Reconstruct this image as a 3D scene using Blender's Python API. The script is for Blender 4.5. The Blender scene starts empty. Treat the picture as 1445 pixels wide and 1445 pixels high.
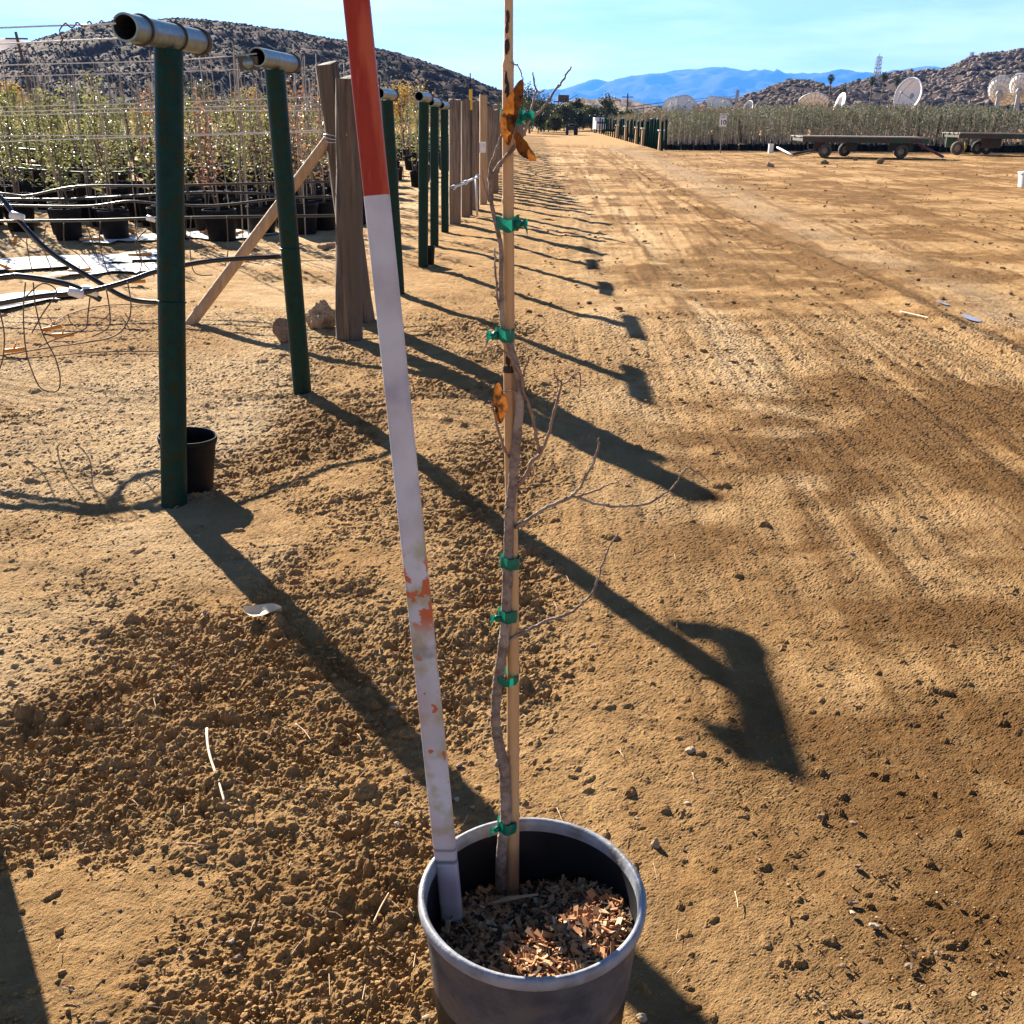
import bpy, math, random
import numpy as np
from mathutils import Vector, Matrix

random.seed(7)
RNG = np.random.default_rng(7)
S = bpy.context.scene
COL = S.collection
PI = math.pi

# ------------------------------------------------------------------ camera
F, HOR, ROLL, CH = 1417.0, 163.0, math.radians(-0.7), 1.62
PIT = math.atan((722.5 - HOR) / F)
_c, _s = math.cos(ROLL), math.sin(ROLL)
_r0 = Vector((1, 0, 0)); _u0 = Vector((0, math.sin(PIT), math.cos(PIT)))
FW = Vector((0, math.cos(PIT), -math.sin(PIT)))
RT = _r0 * _c - _u0 * _s
UP = _r0 * _s + _u0 * _c
cd = bpy.data.cameras.new('camera'); cam = bpy.data.objects.new('camera', cd); COL.objects.link(cam)
cam.matrix_world = Matrix(((RT.x, UP.x, -FW.x, 0), (RT.y, UP.y, -FW.y, 0), (RT.z, UP.z, -FW.z, CH), (0, 0, 0, 1)))
cd.sensor_fit = 'HORIZONTAL'; cd.sensor_width = 36; cd.lens = 36 * F / 1445
cd.clip_start = .02; cd.clip_end = 40000
S.camera = cam
CAMP = Vector((0, 0, CH))


def ray(px, py):
    return RT * (px - 722.5) - UP * (py - 722.5) + FW * F


def gp(px, py, z=0.0):
    d = ray(px, py); t = (z - CH) / d.z
    return CAMP + d * t


def pp(px, py, Y):
    d = ray(px, py)
    return CAMP + d * (Y / d.y)


# ------------------------------------------------------------------ tags
def tag(o, label=None, cat=None, group=None, kind=None):
    if label: o['label'] = label
    if cat: o['category'] = cat
    if group: o['group'] = group
    if kind: o['kind'] = kind
    return o


def empty(name, loc, label=None, cat=None, group=None, rz=0):
    o = bpy.data.objects.new(name, None); COL.objects.link(o)
    o.location = loc; o.rotation_euler = (0, 0, rz); o.empty_display_size = .1
    return tag(o, label, cat, group)


def copy_tree(o, parent=None):
    c = o.copy(); COL.objects.link(c); c.parent = parent
    for ch in o.children:
        copy_tree(ch, c)
    return c


# ------------------------------------------------------------------ mesh builder
def frame(d):
    d = d.normalized()
    a = Vector((0, 0, 1)) if abs(d.z) < .95 else Vector((1, 0, 0))
    u = d.cross(a).normalized(); v = d.cross(u).normalized()
    return u, v


class MB:
    def __init__(s):
        s.v = []; s.f = []; s.m = []; s.cur = 0

    def face(s, idx):
        s.f.append(idx); s.m.append(s.cur)

    def add(s, vs, fs):
        b = len(s.v); s.v.extend([tuple(p) for p in vs])
        for f in fs: s.face([i + b for i in f])
        return s

    def box(s, c, d, rz=0, rx=0, ry=0):
        m = Matrix.Rotation(rz, 3, 'Z') @ Matrix.Rotation(ry, 3, 'Y') @ Matrix.Rotation(rx, 3, 'X')
        c = Vector(c); vs = []
        for z in (-1, 1):
            for y in (-1, 1):
                for x in (-1, 1):
                    vs.append(c + m @ Vector((x * d[0] / 2, y * d[1] / 2, z * d[2] / 2)))
        return s.add(vs, [(0, 2, 3, 1), (4, 5, 7, 6), (0, 1, 5, 4), (2, 6, 7, 3), (0, 4, 6, 2), (1, 3, 7, 5)])

    def beam(s, a, b, w, h):
        a = Vector(a); b = Vector(b); d = (b - a); u, v = frame(d)
        vs = []
        for p in (a, b):
            for x, y in ((-1, -1), (1, -1), (1, 1), (-1, 1)):
                vs.append(p + u * (x * w / 2) + v * (y * h / 2))
        return s.add(vs, [(3, 2, 1, 0), (4, 5, 6, 7), (0, 1, 5, 4), (1, 2, 6, 5), (2, 3, 7, 6), (3, 0, 4, 7)])

    def tube(s, path, r, n=8, cap=True, jit=0):
        path = [Vector(p) for p in path]; k = len(path)
        rr = r if isinstance(r, (list, tuple)) else [r] * k
        if len(rr) != k:
            rr = [rr[0] + (rr[-1] - rr[0]) * i / (k - 1) for i in range(k)]
        b = len(s.v); u = None
        for i, p in enumerate(path):
            d = (path[min(i + 1, k - 1)] - path[max(i - 1, 0)])
            if d.length < 1e-9: d = Vector((0, 0, 1))
            d.normalize()
            if u is None: u, v = frame(d)
            else:
                u = (u - d * u.dot(d))
                u = u.normalized() if u.length > 1e-6 else frame(d)[0]
                v = d.cross(u).normalized()
            for j in range(n):
                a = 2 * PI * j / n
                q = rr[i] * (1 + (random.uniform(-jit, jit) if jit else 0))
                s.v.append(tuple(p + u * (math.cos(a) * q) + v * (math.sin(a) * q)))
        for i in range(k - 1):
            for j in range(n):
                j2 = (j + 1) % n
                s.face([b + i * n + j, b + i * n + j2, b + (i + 1) * n + j2, b + (i + 1) * n + j])
        if cap:
            s.face([b + j for j in range(n)][::-1]); s.face([b + (k - 1) * n + j for j in range(n)])
        return s

    def lathe(s, c, prof, n=32, axis=None):
        """prof: list of (r,z) ; axis: optional direction"""
        c = Vector(c)
        if axis is None: u, v, w = Vector((1, 0, 0)), Vector((0, 1, 0)), Vector((0, 0, 1))
        else:
            w = Vector(axis).normalized(); u, v = frame(w); v = w.cross(u)
        b = len(s.v)
        for r, z in prof:
            for j in range(n):
                a = 2 * PI * j / n
                s.v.append(tuple(c + u * (math.cos(a) * r) + v * (math.sin(a) * r) + w * z))
        for i in range(len(prof) - 1):
            for j in range(n):
                j2 = (j + 1) % n
                s.face([b + i * n + j, b + i * n + j2, b + (i + 1) * n + j2, b + (i + 1) * n + j])
        return s

    def disc(s, c, r, n=24, axis=(0, 0, 1)):
        c = Vector(c); w = Vector(axis).normalized(); u, v = frame(w)
        return s.add([c + u * math.cos(2 * PI * j / n) * r + v * math.sin(2 * PI * j / n) * r for j in range(n)], [list(range(n))])

    def leaf(s, c, L, W, d, up, fold=.25):
        c = Vector(c); d = Vector(d).normalized(); w = d.cross(Vector(up))
        if w.length < 1e-4: w = frame(d)[0]
        w.normalize(); n = w.cross(d)
        return s.add([c - d * L * .5, c + w * W * .5 + n * W * fold, c + d * L * .5, c - w * W * .5 + n * W * fold], [(0, 1, 2), (0, 2, 3)])

    def rock(s, c, rad, jit=.25, sub=2, seed=0):
        v0, f0 = ICO[sub]; rg = random.Random(seed)
        ph = [(rg.uniform(-1, 1), rg.uniform(-1, 1), rg.uniform(-1, 1), rg.uniform(0, 6), rg.uniform(1.5, 4)) for _ in range(6)]
        vs = []
        for p in v0:
            q = 1.0
            for a, b_, c_, f_, k in ph:
                q += jit * .4 * math.sin(k * (a * p.x + b_ * p.y + c_ * p.z) + f_)
            q += rg.uniform(-jit, jit) * .35
            vs.append((c[0] + p.x * rad[0] * q, c[1] + p.y * rad[1] * q, c[2] + p.z * rad[2] * q))
        return s.add(vs, f0)

    def build(s, name, mat, parent=None, smooth=False, loc=None, auto=None):
        """verts are in world coordinates; the object's origin goes to loc / the parent"""
        me = bpy.data.meshes.new(name)
        base = Vector((0, 0, 0))
        if parent is not None:
            q = parent
            while q is not None:
                base += q.location; q = q.parent
            base0 = Vector(base)
        if loc is not None: base = Vector(loc)
        vs = [(p[0] - base.x, p[1] - base.y, p[2] - base.z) for p in s.v]
        me.from_pydata(vs, [], s.f)
        mats = mat if isinstance(mat, (list, tuple)) else [mat]
        for m in mats: me.materials.append(m)
        if len(mats) > 1: me.polygons.foreach_set('material_index', s.m)
        if smooth: me.polygons.foreach_set('use_smooth', [True] * len(s.f))
        me.validate(); me.update()
        o = bpy.data.objects.new(name, me); COL.objects.link(o)
        if parent is not None: o.parent = parent
        if loc is not None and parent is None: o.location = base
        if smooth and auto:
            try:
                me.set_sharp_from_angle(angle=math.radians(auto))
            except Exception: pass
        return o


def _ico(sub):
    t = (1 + 5 ** .5) / 2
    v = [Vector(p).normalized() for p in [(-1, t, 0), (1, t, 0), (-1, -t, 0), (1, -t, 0), (0, -1, t), (0, 1, t), (0, -1, -t), (0, 1, -t), (t, 0, -1), (t, 0, 1), (-t, 0, -1), (-t, 0, 1)]]
    f = [(0, 11, 5), (0, 5, 1), (0, 1, 7), (0, 7, 10), (0, 10, 11), (1, 5, 9), (5, 11, 4), (11, 10, 2), (10, 7, 6), (7, 1, 8), (3, 9, 4), (3, 4, 2), (3, 2, 6), (3, 6, 8), (3, 8, 9), (4, 9, 5), (2, 4, 11), (6, 2, 10), (8, 6, 7), (9, 8, 1)]
    for _ in range(sub):
        mid = {}; nf = []

        def md(a, b):
            k = (min(a, b), max(a, b))
            if k not in mid:
                mid[k] = len(v); v.append(((v[a] + v[b]) / 2).normalized())
            return mid[k]
        for a, b, c in f:
            x, y, z = md(a, b), md(b, c), md(c, a)
            nf += [(a, x, z), (b, y, x), (c, z, y), (x, y, z)]
        f = nf
    return v, f


ICO = {k: _ico(k) for k in (0, 1, 2, 3)}


# ------------------------------------------------------------------ noise (numpy)
def _h(ix, iy, seed):
    ix = ix.astype(np.int64).astype(np.uint32); iy = iy.astype(np.int64).astype(np.uint32)
    h = ix * np.uint32(374761393) + iy * np.uint32(668265263) + np.uint32((seed * 974711) & 0xffffffff)
    h = (h ^ (h >> np.uint32(13))) * np.uint32(1274126177)
    h = h ^ (h >> np.uint32(16)); h = h * np.uint32(2246822519); h = h ^ (h >> np.uint32(15))
    return h.astype(np.float64) / 4294967295.0


def vn(x, y, seed=0):
    x = np.asarray(x, float); y = np.asarray(y, float)
    ix = np.floor(x); iy = np.floor(y); fx = x - ix; fy = y - iy
    fx = fx * fx * fx * (fx * (fx * 6 - 15) + 10); fy = fy * fy * fy * (fy * (fy * 6 - 15) + 10)
    a = _h(ix, iy, seed); b = _h(ix + 1, iy, seed); c = _h(ix, iy + 1, seed); d = _h(ix + 1, iy + 1, seed)
    return (a + (b - a) * fx) * (1 - fy) + (c + (d - c) * fx) * fy - .5


def fbm(x, y, seed=0, o=4, g=.5):
    t = 0; A = 1; k = 1
    for i in range(o):
        t = t + A * vn(x * k + 17.3 * i, y * k - 9.1 * i, seed + i); A *= g; k *= 2.03
    return t


def clods(x, y, cell, seed, dens):
    """domes of loose lumps; dens 0..1 array"""
    x = np.asarray(x, float) / cell; y = np.asarray(y, float) / cell
    ix = np.floor(x); iy = np.floor(y); out = np.zeros_like(x)
    for dx in (-1, 0, 1):
        for dy in (-1, 0, 1):
            cx = ix + dx; cy = iy + dy
            jx = cx + .15 + .7 * _h(cx, cy, seed); jy = cy + .15 + .7 * _h(cx, cy, seed + 1)
            pr = _h(cx, cy, seed + 2); r = .22 + .42 * _h(cx, cy, seed + 3) ** 1.5
            asp = .7 + .6 * _h(cx, cy, seed + 4); hh = .5 + .6 * _h(cx, cy, seed + 5)
            q = ((x - jx) * asp) ** 2 + ((y - jy) / asp) ** 2
            dome = np.sqrt(np.clip(1 - q / (r * r), 0, 1)) * r * hh
            out = np.maximum(out, np.where(pr < dens, dome, 0))
    return out * cell


def sst(a, b, x):
    t = np.clip((x - a) / (b - a), 0, 1); return t * t * (3 - 2 * t)


# ------------------------------------------------------------------ materials
def nodes(name):
    m = bpy.data.materials.new(name); m.use_nodes = True
    nt = m.node_tree; bs = nt.nodes['Principled BSDF']
    return m, nt, bs


def lin(c):
    return (*c, 1)


def mat(name, c1, c2=None, scale=20, rough=.7, metal=0, bump=0, bscale=None, stretch=(1, 1, 1), lo=.35, hi=.65, spec=.4, c3=None, s3=3, transl=0, detail=5):
    m, nt, bs = nodes(name)
    bs.inputs['Roughness'].default_value = rough; bs.inputs['Metallic'].default_value = metal
    bs.inputs['Specular IOR Level'].default_value = spec
    N = nt.nodes.new; L = nt.links.new
    tc = N('ShaderNodeTexCoord'); mp = N('ShaderNodeMapping'); mp.inputs['Scale'].default_value = stretch
    L(tc.outputs['Object'], mp.inputs['Vector'])
    col = None
    if c2 is None: c2 = tuple(x * .75 for x in c1)
    nz = N('ShaderNodeTexNoise'); nz.inputs['Scale'].default_value = scale; nz.inputs['Detail'].default_value = detail
    nz.inputs['Roughness'].default_value = .65
    L(mp.outputs[0], nz.inputs['Vector'])
    cr = N('ShaderNodeValToRGB'); cr.color_ramp.elements[0].position = lo; cr.color_ramp.elements[1].position = hi
    cr.color_ramp.elements[0].color = lin(c1); cr.color_ramp.elements[1].color = lin(c2)
    L(nz.outputs['Fac'], cr.inputs['Fac']); col = cr.outputs['Color']
    if c3:
        n3 = N('ShaderNodeTexNoise'); n3.inputs['Scale'].default_value = s3; n3.inputs['Detail'].default_value = 4
        L(mp.outputs[0], n3.inputs['Vector'])
        r3 = N('ShaderNodeValToRGB'); r3.color_ramp.elements[0].position = .5; r3.color_ramp.elements[1].position = .62
        L(n3.outputs['Fac'], r3.inputs['Fac'])
        mx = N('ShaderNodeMix'); mx.data_type = 'RGBA'; L(r3.outputs['Color'], mx.inputs['Factor'])
        L(col, mx.inputs['A']); mx.inputs['B'].default_value = lin(c3); col = mx.outputs['Result']
    L(col, bs.inputs['Base Color'])
    if bump:
        nb = N('ShaderNodeTexNoise'); nb.inputs['Scale'].default_value = bscale or scale * 2; nb.inputs['Detail'].default_value = 6
        L(mp.outputs[0], nb.inputs['Vector'])
        b = N('ShaderNodeBump'); b.inputs['Strength'].default_value = min(1, bump); b.inputs['Distance'].default_value = .01
        L(nb.outputs['Fac'], b.inputs['Height']); L(b.outputs[0], bs.inputs['Normal'])
    if transl:
        tr = N('ShaderNodeBsdfTranslucent'); L(col, tr.inputs['Color'])
        ms = N('ShaderNodeMixShader'); ms.inputs[0].default_value = transl
        L(bs.outputs[0], ms.inputs[1]); L(tr.outputs[0], ms.inputs[2])
        L(ms.outputs[0], nt.nodes['Material Output'].inputs['Surface'])
    return m


M = {}
M['green_paint'] = mat('green_paint', (.0004, .018, .0135), (.001, .03, .021), 22, .45, bump=.3, bscale=60, c3=(.012, .02, .008), s3=24, spec=.12)
M['green_matte'] = mat('faded_green_paint', (.004, .022, .017), (.012, .03, .022), 6, 1, spec=0)
M['cap_matte'] = mat('dull_pipe', (.14, .15, .14), (.2, .21, .2), 6, 1, spec=0)
M['galv'] = mat('galvanised_pipe', (.11, .15, .145), (.2, .25, .24), 14, .42, metal=.55, bump=.1, bscale=80)
M['dark_inside'] = mat('pipe_inside', (.01, .01, .01), (.02, .02, .02), 20, .9)
M['wood_grey'] = mat('weathered_wood', (.035, .025, .018), (.16, .115, .08), 34, .9, bump=1, bscale=65, stretch=(1, 1, .06), c3=(.09, .07, .05), s3=12)
M['wood_tan'] = mat('tan_lumber', (.32, .2, .10), (.45, .3, .17), 30, .85, bump=.7, bscale=60, stretch=(1, 1, .07))
M['board'] = mat('old_board', (.08, .06, .045), (.28, .21, .155), 30, .92, bump=1, bscale=70, stretch=(1, 1, .05), c3=(.24, .15, .08), s3=4)
M['black_pl'] = mat('black_plastic', (.005, .005, .0055), (.009, .009, .0095), 12, .55, spec=.12)
M['hose'] = mat('black_hose', (.008, .008, .009), (.016, .016, .016), 30, .32, spec=.5)
M['wire'] = mat('steel_wire', (.5, .5, .49), (.62, .61, .59), 40, .45, metal=.3)
M['rust_wire'] = mat('drip_line', (.05, .035, .025), (.09, .06, .04), 40, .6)
M['orange_pl'] = mat('orange_plastic', (.65, .26, .03), (.55, .2, .02), 40, .5)
M['white_pl'] = mat('white_plastic', (.75, .75, .73), (.6, .59, .56), 20, .5)
M['grey_pot'] = mat('grey_plastic', (.055, .055, .065), (.09, .09, .1), 16, .5, bump=.25, bscale=60, c3=(.11, .092, .078), s3=11, lo=.4, hi=.6, spec=.2)
M['rim_grey'] = mat('grey_rim_plastic', (.2, .205, .225), (.29, .29, .31), 25, .45, bump=.2, bscale=70, c3=(.15, .14, .135), s3=16)
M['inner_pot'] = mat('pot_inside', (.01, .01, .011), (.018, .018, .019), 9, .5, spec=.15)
M['soil'] = mat('potting_soil', (.03, .018, .01), (.07, .04, .02), 60, .95, bump=1, bscale=90)
M['chip'] = mat('bark_chip', (.22, .08, .028), (.54, .27, .115), 35, .85, lo=.3, hi=.7)
M['chip2'] = mat('pale_chip', (.6, .42, .26), (.48, .3, .16), 40, .85)
M['bamboo'] = mat('bamboo', (.47, .27, .115), (.58, .37, .19), 8, .5, stretch=(1, 1, .15), c3=(.36, .2, .1), s3=14, bump=.1, bscale=50)
M['bamboo_dark'] = mat('bamboo_mark', (.02, .013, .01), (.05, .03, .02), 80, .8)
M['bark'] = mat('grey_bark', (.30, .225, .175), (.14, .10, .075), 70, .85, bump=.8, bscale=140, c3=(.34, .27, .21), s3=26, spec=.1)
M['twig'] = mat('twig_bark', (.30, .19, .13), (.2, .115, .075), 90, .8, bump=.5, bscale=180)
M['tape'] = mat('green_tape', (.0, .12, .075), (.003, .19, .12), 40, .4, transl=.3)
M['dead_leaf'] = mat('dead_leaf', (.17, .05, .010), (.30, .105, .018), 70, .7, c3=(.05, .022, .01), s3=60, transl=.3, spec=.15, bump=.8)
M['pale_leaf'] = mat('pale_leaf', (.6, .45, .28), (.7, .55, .38), 50, .7)
M['rock'] = mat('tan_rock', (.30, .2, .12), (.4, .29, .19), 12, .95, bump=.8, bscale=30, c3=(.2, .13, .08), s3=6, spec=.03)
M['pebble'] = mat('pebble', (.44, .33, .22), (.3, .22, .14), 30, .9, spec=.03)
M['pebble_d'] = mat('dark_pebble', (.16, .11, .075), (.25, .17, .11), 30, .9, spec=.03)
M['leaf_green'] = mat('leaf_green', (.085, .12, .03), (.17, .18, .055), 30, .5, transl=.45)
M['leaf_olive'] = mat('leaf_olive', (.15, .15, .05), (.25, .22, .085), 30, .5, transl=.45)
M['leaf_red'] = mat('leaf_red', (.2, .08, .045), (.26, .14, .07), 30, .5, transl=.45)
M['leaf_right'] = mat('leaf_dull_green', (.07, .08, .042), (.16, .165, .1), 5, .6, transl=.3, c3=(.18, .1, .04), s3=.6, lo=.42, hi=.58)
M['leaf_dark'] = mat('leaf_dark_tree', (.022, .035, .012), (.05, .06, .02), .8, .6, transl=.2)
M['leaf_mid'] = mat('leaf_mid_tree', (.05, .065, .02), (.09, .1, .03), .8, .6, transl=.3)
M['leaf_yellow'] = mat('leaf_yellow_tree', (.3, .17, .02), (.42, .27, .04), .8, .6, transl=.4)
M['trunk'] = mat('tree_trunk', (.09, .065, .045), (.15, .11, .08), 6, .9)
M['stake'] = mat('thin_bamboo', (.26, .2, .15), (.4, .31, .23), 3, .7)
M['white_strip'] = mat('whitish_ground', (.72, .69, .64), (.6, .56, .5), 2.5, .9, bump=.6, bscale=6)
M['dish'] = mat('dish_white', (.66, .65, .62), (.74, .73, .7), 2, .6)
M['dish_rib'] = mat('dish_ribs', (.30, .30, .28), (.38, .38, .36), 2, .7)
M['steel'] = mat('grey_steel', (.25, .26, .27), (.33, .34, .35), 3, .6, metal=.3)
M['rubber'] = mat('tyre_rubber', (.02, .02, .02), (.05, .042, .035), 10, .9)
M['tyre_dusty'] = mat('dusty_tyre', (.12, .09, .06), (.06, .05, .04), 8, .95)
M['hub'] = mat('tan_rim', (.45, .38, .29), (.3, .22, .15), 12, .6)
M['deck'] = mat('trailer_deck', (.32, .28, .24), (.2, .17, .14), 8, .9, stretch=(.3, 3, 1), bump=.5)
M['frame_rust'] = mat('trailer_frame', (.09, .055, .03), (.05, .035, .025), 8, .8, c3=(.03, .07, .04), s3=1.5)
M['red_steel'] = mat('red_drawbar', (.25, .06, .03), (.18, .05, .03), 10, .6)
M['sign_white'] = mat('sign_white', (.78, .78, .76), (.7, .7, .68), 6, .5)
M['sign_black'] = mat('sign_black', (.012, .012, .012), (.015, .015, .015), 6, .5)
M['sign_back'] = mat('sign_metal', (.3, .3, .3), (.4, .4, .4), 6, .5, metal=.5)
M['yellow'] = mat('yellow_paint', (.7, .42, .02), (.6, .35, .02), 10, .5)
M['glass_blue'] = mat('cab_glass', (.03, .07, .16), (.05, .1, .2), 3, .15, spec=.8)
M['purple'] = mat('purple_plastic', (.3, .2, .4), (.35, .25, .45), 10, .5)
M['tractor'] = mat('tractor_green', (.02, .035, .02), (.03, .04, .025), 5, .5)
M['dark_wood'] = mat('dark_timber', (.05, .035, .025), (.09, .065, .045), 5, .9)


def pole_paint():
    m, nt, bs = nodes('survey_pole_white')
    N = nt.nodes.new; L = nt.links.new
    tc = N('ShaderNodeTexCoord')
    cur = None

    def band(scale, detail, a, b, stretch=(1, 1, 1)):
        mp = N('ShaderNodeMapping'); mp.inputs['Scale'].default_value = stretch; L(tc.outputs['Object'], mp.inputs['Vector'])
        n = N('ShaderNodeTexNoise'); n.inputs['Scale'].default_value = scale; n.inputs['Detail'].default_value = detail; L(mp.outputs[0], n.inputs['Vector'])
        r = N('ShaderNodeMapRange'); r.inputs['From Min'].default_value = a; r.inputs['From Max'].default_value = b; L(n.outputs['Fac'], r.inputs['Value'])
        return r.outputs['Result']

    def mix(A, col, fac):
        x = N('ShaderNodeMix'); x.data_type = 'RGBA'; L(fac, x.inputs['Factor']); x.inputs['B'].default_value = lin(col)
        if isinstance(A, tuple): x.inputs['A'].default_value = lin(A)
        else: L(A, x.inputs['A'])
        return x.outputs['Result']
    sep = N('ShaderNodeSeparateXYZ'); L(tc.outputs['Object'], sep.inputs[0])

    def zwin(lo, hi, soft):
        a = N('ShaderNodeMapRange'); a.interpolation_type = 'SMOOTHSTEP'; a.inputs['From Min'].default_value = lo - soft; a.inputs['From Max'].default_value = lo + soft; L(sep.outputs['Z'], a.inputs['Value'])
        b = N('ShaderNodeMapRange'); b.interpolation_type = 'SMOOTHSTEP'; b.inputs['From Min'].default_value = hi + soft; b.inputs['From Max'].default_value = hi - soft; L(sep.outputs['Z'], b.inputs['Value'])
        mu = N('ShaderNodeMath'); mu.operation = 'MULTIPLY'; L(a.outputs[0], mu.inputs[0]); L(b.outputs[0], mu.inputs[1]); return mu.outputs[0]

    def mul(a, b):
        mu = N('ShaderNodeMath'); mu.operation = 'MULTIPLY'; L(a, mu.inputs[0]); L(b, mu.inputs[1]); return mu.outputs[0]
    c = mix((.50, .49, .51), (.37, .34, .35), band(9, 6, .45, .7))
    c = mix(c, (.34, .31, .19), mul(band(16, 5, .48, .6), zwin(.0, .75, .08)))
    c = mix(c, (.42, .28, .27), mul(band(5, 4, .42, .6), zwin(.0, .6, .1)))
    c = mix(c, (.45, .1, .03), mul(band(38, 4, .50, .54), zwin(.58, .70, .02)))
    c = mix(c, (.45, .1, .03), mul(band(52, 2, .66, .68), zwin(.25, .55, .05)))
    c = mix(c, (.2, .19, .2), mul(band(20, 4, .3, .55), zwin(.527, .547, .006)))
    c = mix(c, (.12, .12, .13), zwin(.150, .157, .003))
    c = mix(c, (.12, .12, .13), zwin(.174, .178, .003))
    c = mix(c, (.28, .27, .33), mul(band(7, 5, .5, .62), zwin(.8, 1.15, .08)))
    L(c, bs.inputs['Base Color']); bs.inputs['Roughness'].default_value = .5; bs.inputs['Specular IOR Level'].default_value = .3
    return m


M['pole_white'] = pole_paint()
M['pole_red'] = mat('survey_pole_red', (.27, .02, .005), (.33, .032, .008), 25, .5, stretch=(1, 1, .12), spec=.25, c3=(.42, .08, .03), s3=26)


def ground_mat():
    m, nt, bs = nodes('dirt')
    N = nt.nodes.new; L = nt.links.new
    tc = N('ShaderNodeTexCoord')

    def attr(n):
        a = N('ShaderNodeAttribute'); a.attribute_name = n; return a.outputs['Fac']

    def noise(sc, det=6, ro=.6):
        n = N('ShaderNodeTexNoise'); n.inputs['Scale'].default_value = sc; n.inputs['Detail'].default_value = det; n.inputs['Roughness'].default_value = ro
        L(tc.outputs['Object'], n.inputs['Vector']); return n.outputs['Fac']

    def rng(v, a, b, lo=0, hi=1):
        r = N('ShaderNodeMapRange'); r.inputs['From Min'].default_value = a; r.inputs['From Max'].default_value = b
        r.inputs['To Min'].default_value = lo; r.inputs['To Max'].default_value = hi; L(v, r.inputs['Value']); return r.outputs[0]

    def mix(A, B, fac, mode='MIX'):
        x = N('ShaderNodeMix'); x.data_type = 'RGBA'; x.blend_type = mode
        if isinstance(fac, float): x.inputs['Factor'].default_value = fac
        else: L(fac, x.inputs['Factor'])
        for k, q in (('A', A), ('B', B)):
            if isinstance(q, tuple): x.inputs[k].default_value = lin(q)
            else: L(q, x.inputs[k])
        return x.outputs['Result']
    c = mix((.385, .215, .086), (.485, .295, .13), rng(noise(1.3), .35, .65))
    c = mix(c, (.29, .16, .06), rng(noise(7, 8, .7), .42, .72))
    c = mix(c, (.60, .42, .235), attr('dry'))
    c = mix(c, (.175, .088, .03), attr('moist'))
    c = mix(c, (.33, .225, .13), attr('grey'))
    c = mix(c, (.55, .42, .29), rng(noise(160, 3, .7), .58, .75, 0, .6))
    c = mix(c, (.24, .145, .065), rng(noise(3.2, 9, .78), .52, .66, 0, .6))
    c = mix(c, (.16, .095, .045), rng(noise(240, 3, .7), .6, .78, 0, .6))
    L(c, bs.inputs['Base Color'])
    c = mix(c, (.19, .105, .042), rng(noise(13, 10, .85), .53, .68, 0, .75))
    c = mix(c, (.64, .48, .30), rng(noise(21, 8, .85), .56, .72, 0, .5))
    bs.inputs['Roughness'].default_value = .97; bs.inputs['Specular IOR Level'].default_value = .04
    b1 = N('ShaderNodeBump'); b1.inputs['Strength'].default_value = 1; b1.inputs['Distance'].default_value = .008
    L(noise(210, 4, .8), b1.inputs['Height'])
    b2 = N('ShaderNodeBump'); b2.inputs['Strength'].default_value = .55; b2.inputs['Distance'].default_value = .035
    L(noise(30, 8, .78), b2.inputs['Height']); L(b2.outputs[0], b1.inputs['Normal'])
    b3 = N('ShaderNodeBump'); b3.inputs['Strength'].default_value = .35; b3.inputs['Distance'].default_value = .15
    L(noise(5, 7, .75), b3.inputs['Height']); L(b3.outputs[0], b2.inputs['Normal'])
    L(b1.outputs[0], bs.inputs['Normal'])
    return m


M['ground'] = ground_mat()


# ------------------------------------------------------------------ ground sheet
def poly_dist(X, Y, pts):
    best = np.full(X.shape, 1e9); off = np.zeros(X.shape); ss = np.zeros(X.shape); acc = 0
    for (a, b) in zip(pts[:-1], pts[1:]):
        ax, ay = a; bx, by = b; dx, dy = bx - ax, by - ay; Ln = math.hypot(dx, dy)
        t = np.clip(((X - ax) * dx + (Y - ay) * dy) / (Ln * Ln), 0, 1)
        d = np.hypot(X - ax - t * dx, Y - ay - t * dy)
        sg = ((X - ax) * dy - (Y - ay) * dx) / Ln
        k = d < best
        best = np.where(k, d, best); off = np.where(k, sg, off); ss = np.where(k, acc + t * Ln, ss); acc += Ln
    return best, off, ss


def line(*px):
    return [tuple(gp(x, y).xy) for x, y in px]


RUT = line((845, 195), (1000, 285), (1122, 337), (1250, 392), (1330, 428), (1370, 449), (1445, 483), (1640, 575))
WASH = line((830, 192), (930, 228), (1050, 285), (1200, 348), (1330, 400), (1500, 470), (1700, 560))
TR1 = line((815, 215), (850, 270), (895, 322), (958, 390), (1040, 500), (1112, 612), (1150, 690))
TR2 = line((850, 205), (930, 255), (1028, 313), (1110, 352), (1204, 403), (1300, 462))
TR3 = line((790, 215), (822, 300), (850, 400), (880, 520), (920, 700))
TRX = [line((800, 200), (860, 300), (925, 500), (985, 720)), line((830, 200), (905, 262), (1010, 415), (1150, 600), (1300, 780)), line((815, 200), (880, 285), (975, 440), (1080, 640)), line((860, 205), (1010, 330), (1200, 470), (1445, 640)), line((850, 200), (960, 300), (1130, 480), (1380, 740))]
DK1 = line((985, 247), (1060, 262), (1130, 268), (1230, 282))
DK2 = line((1150, 300), (1300, 330), (1445, 345), (1600, 360))
DK3 = line((870, 205), (950, 225), (1040, 235), (1110, 228))


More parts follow.
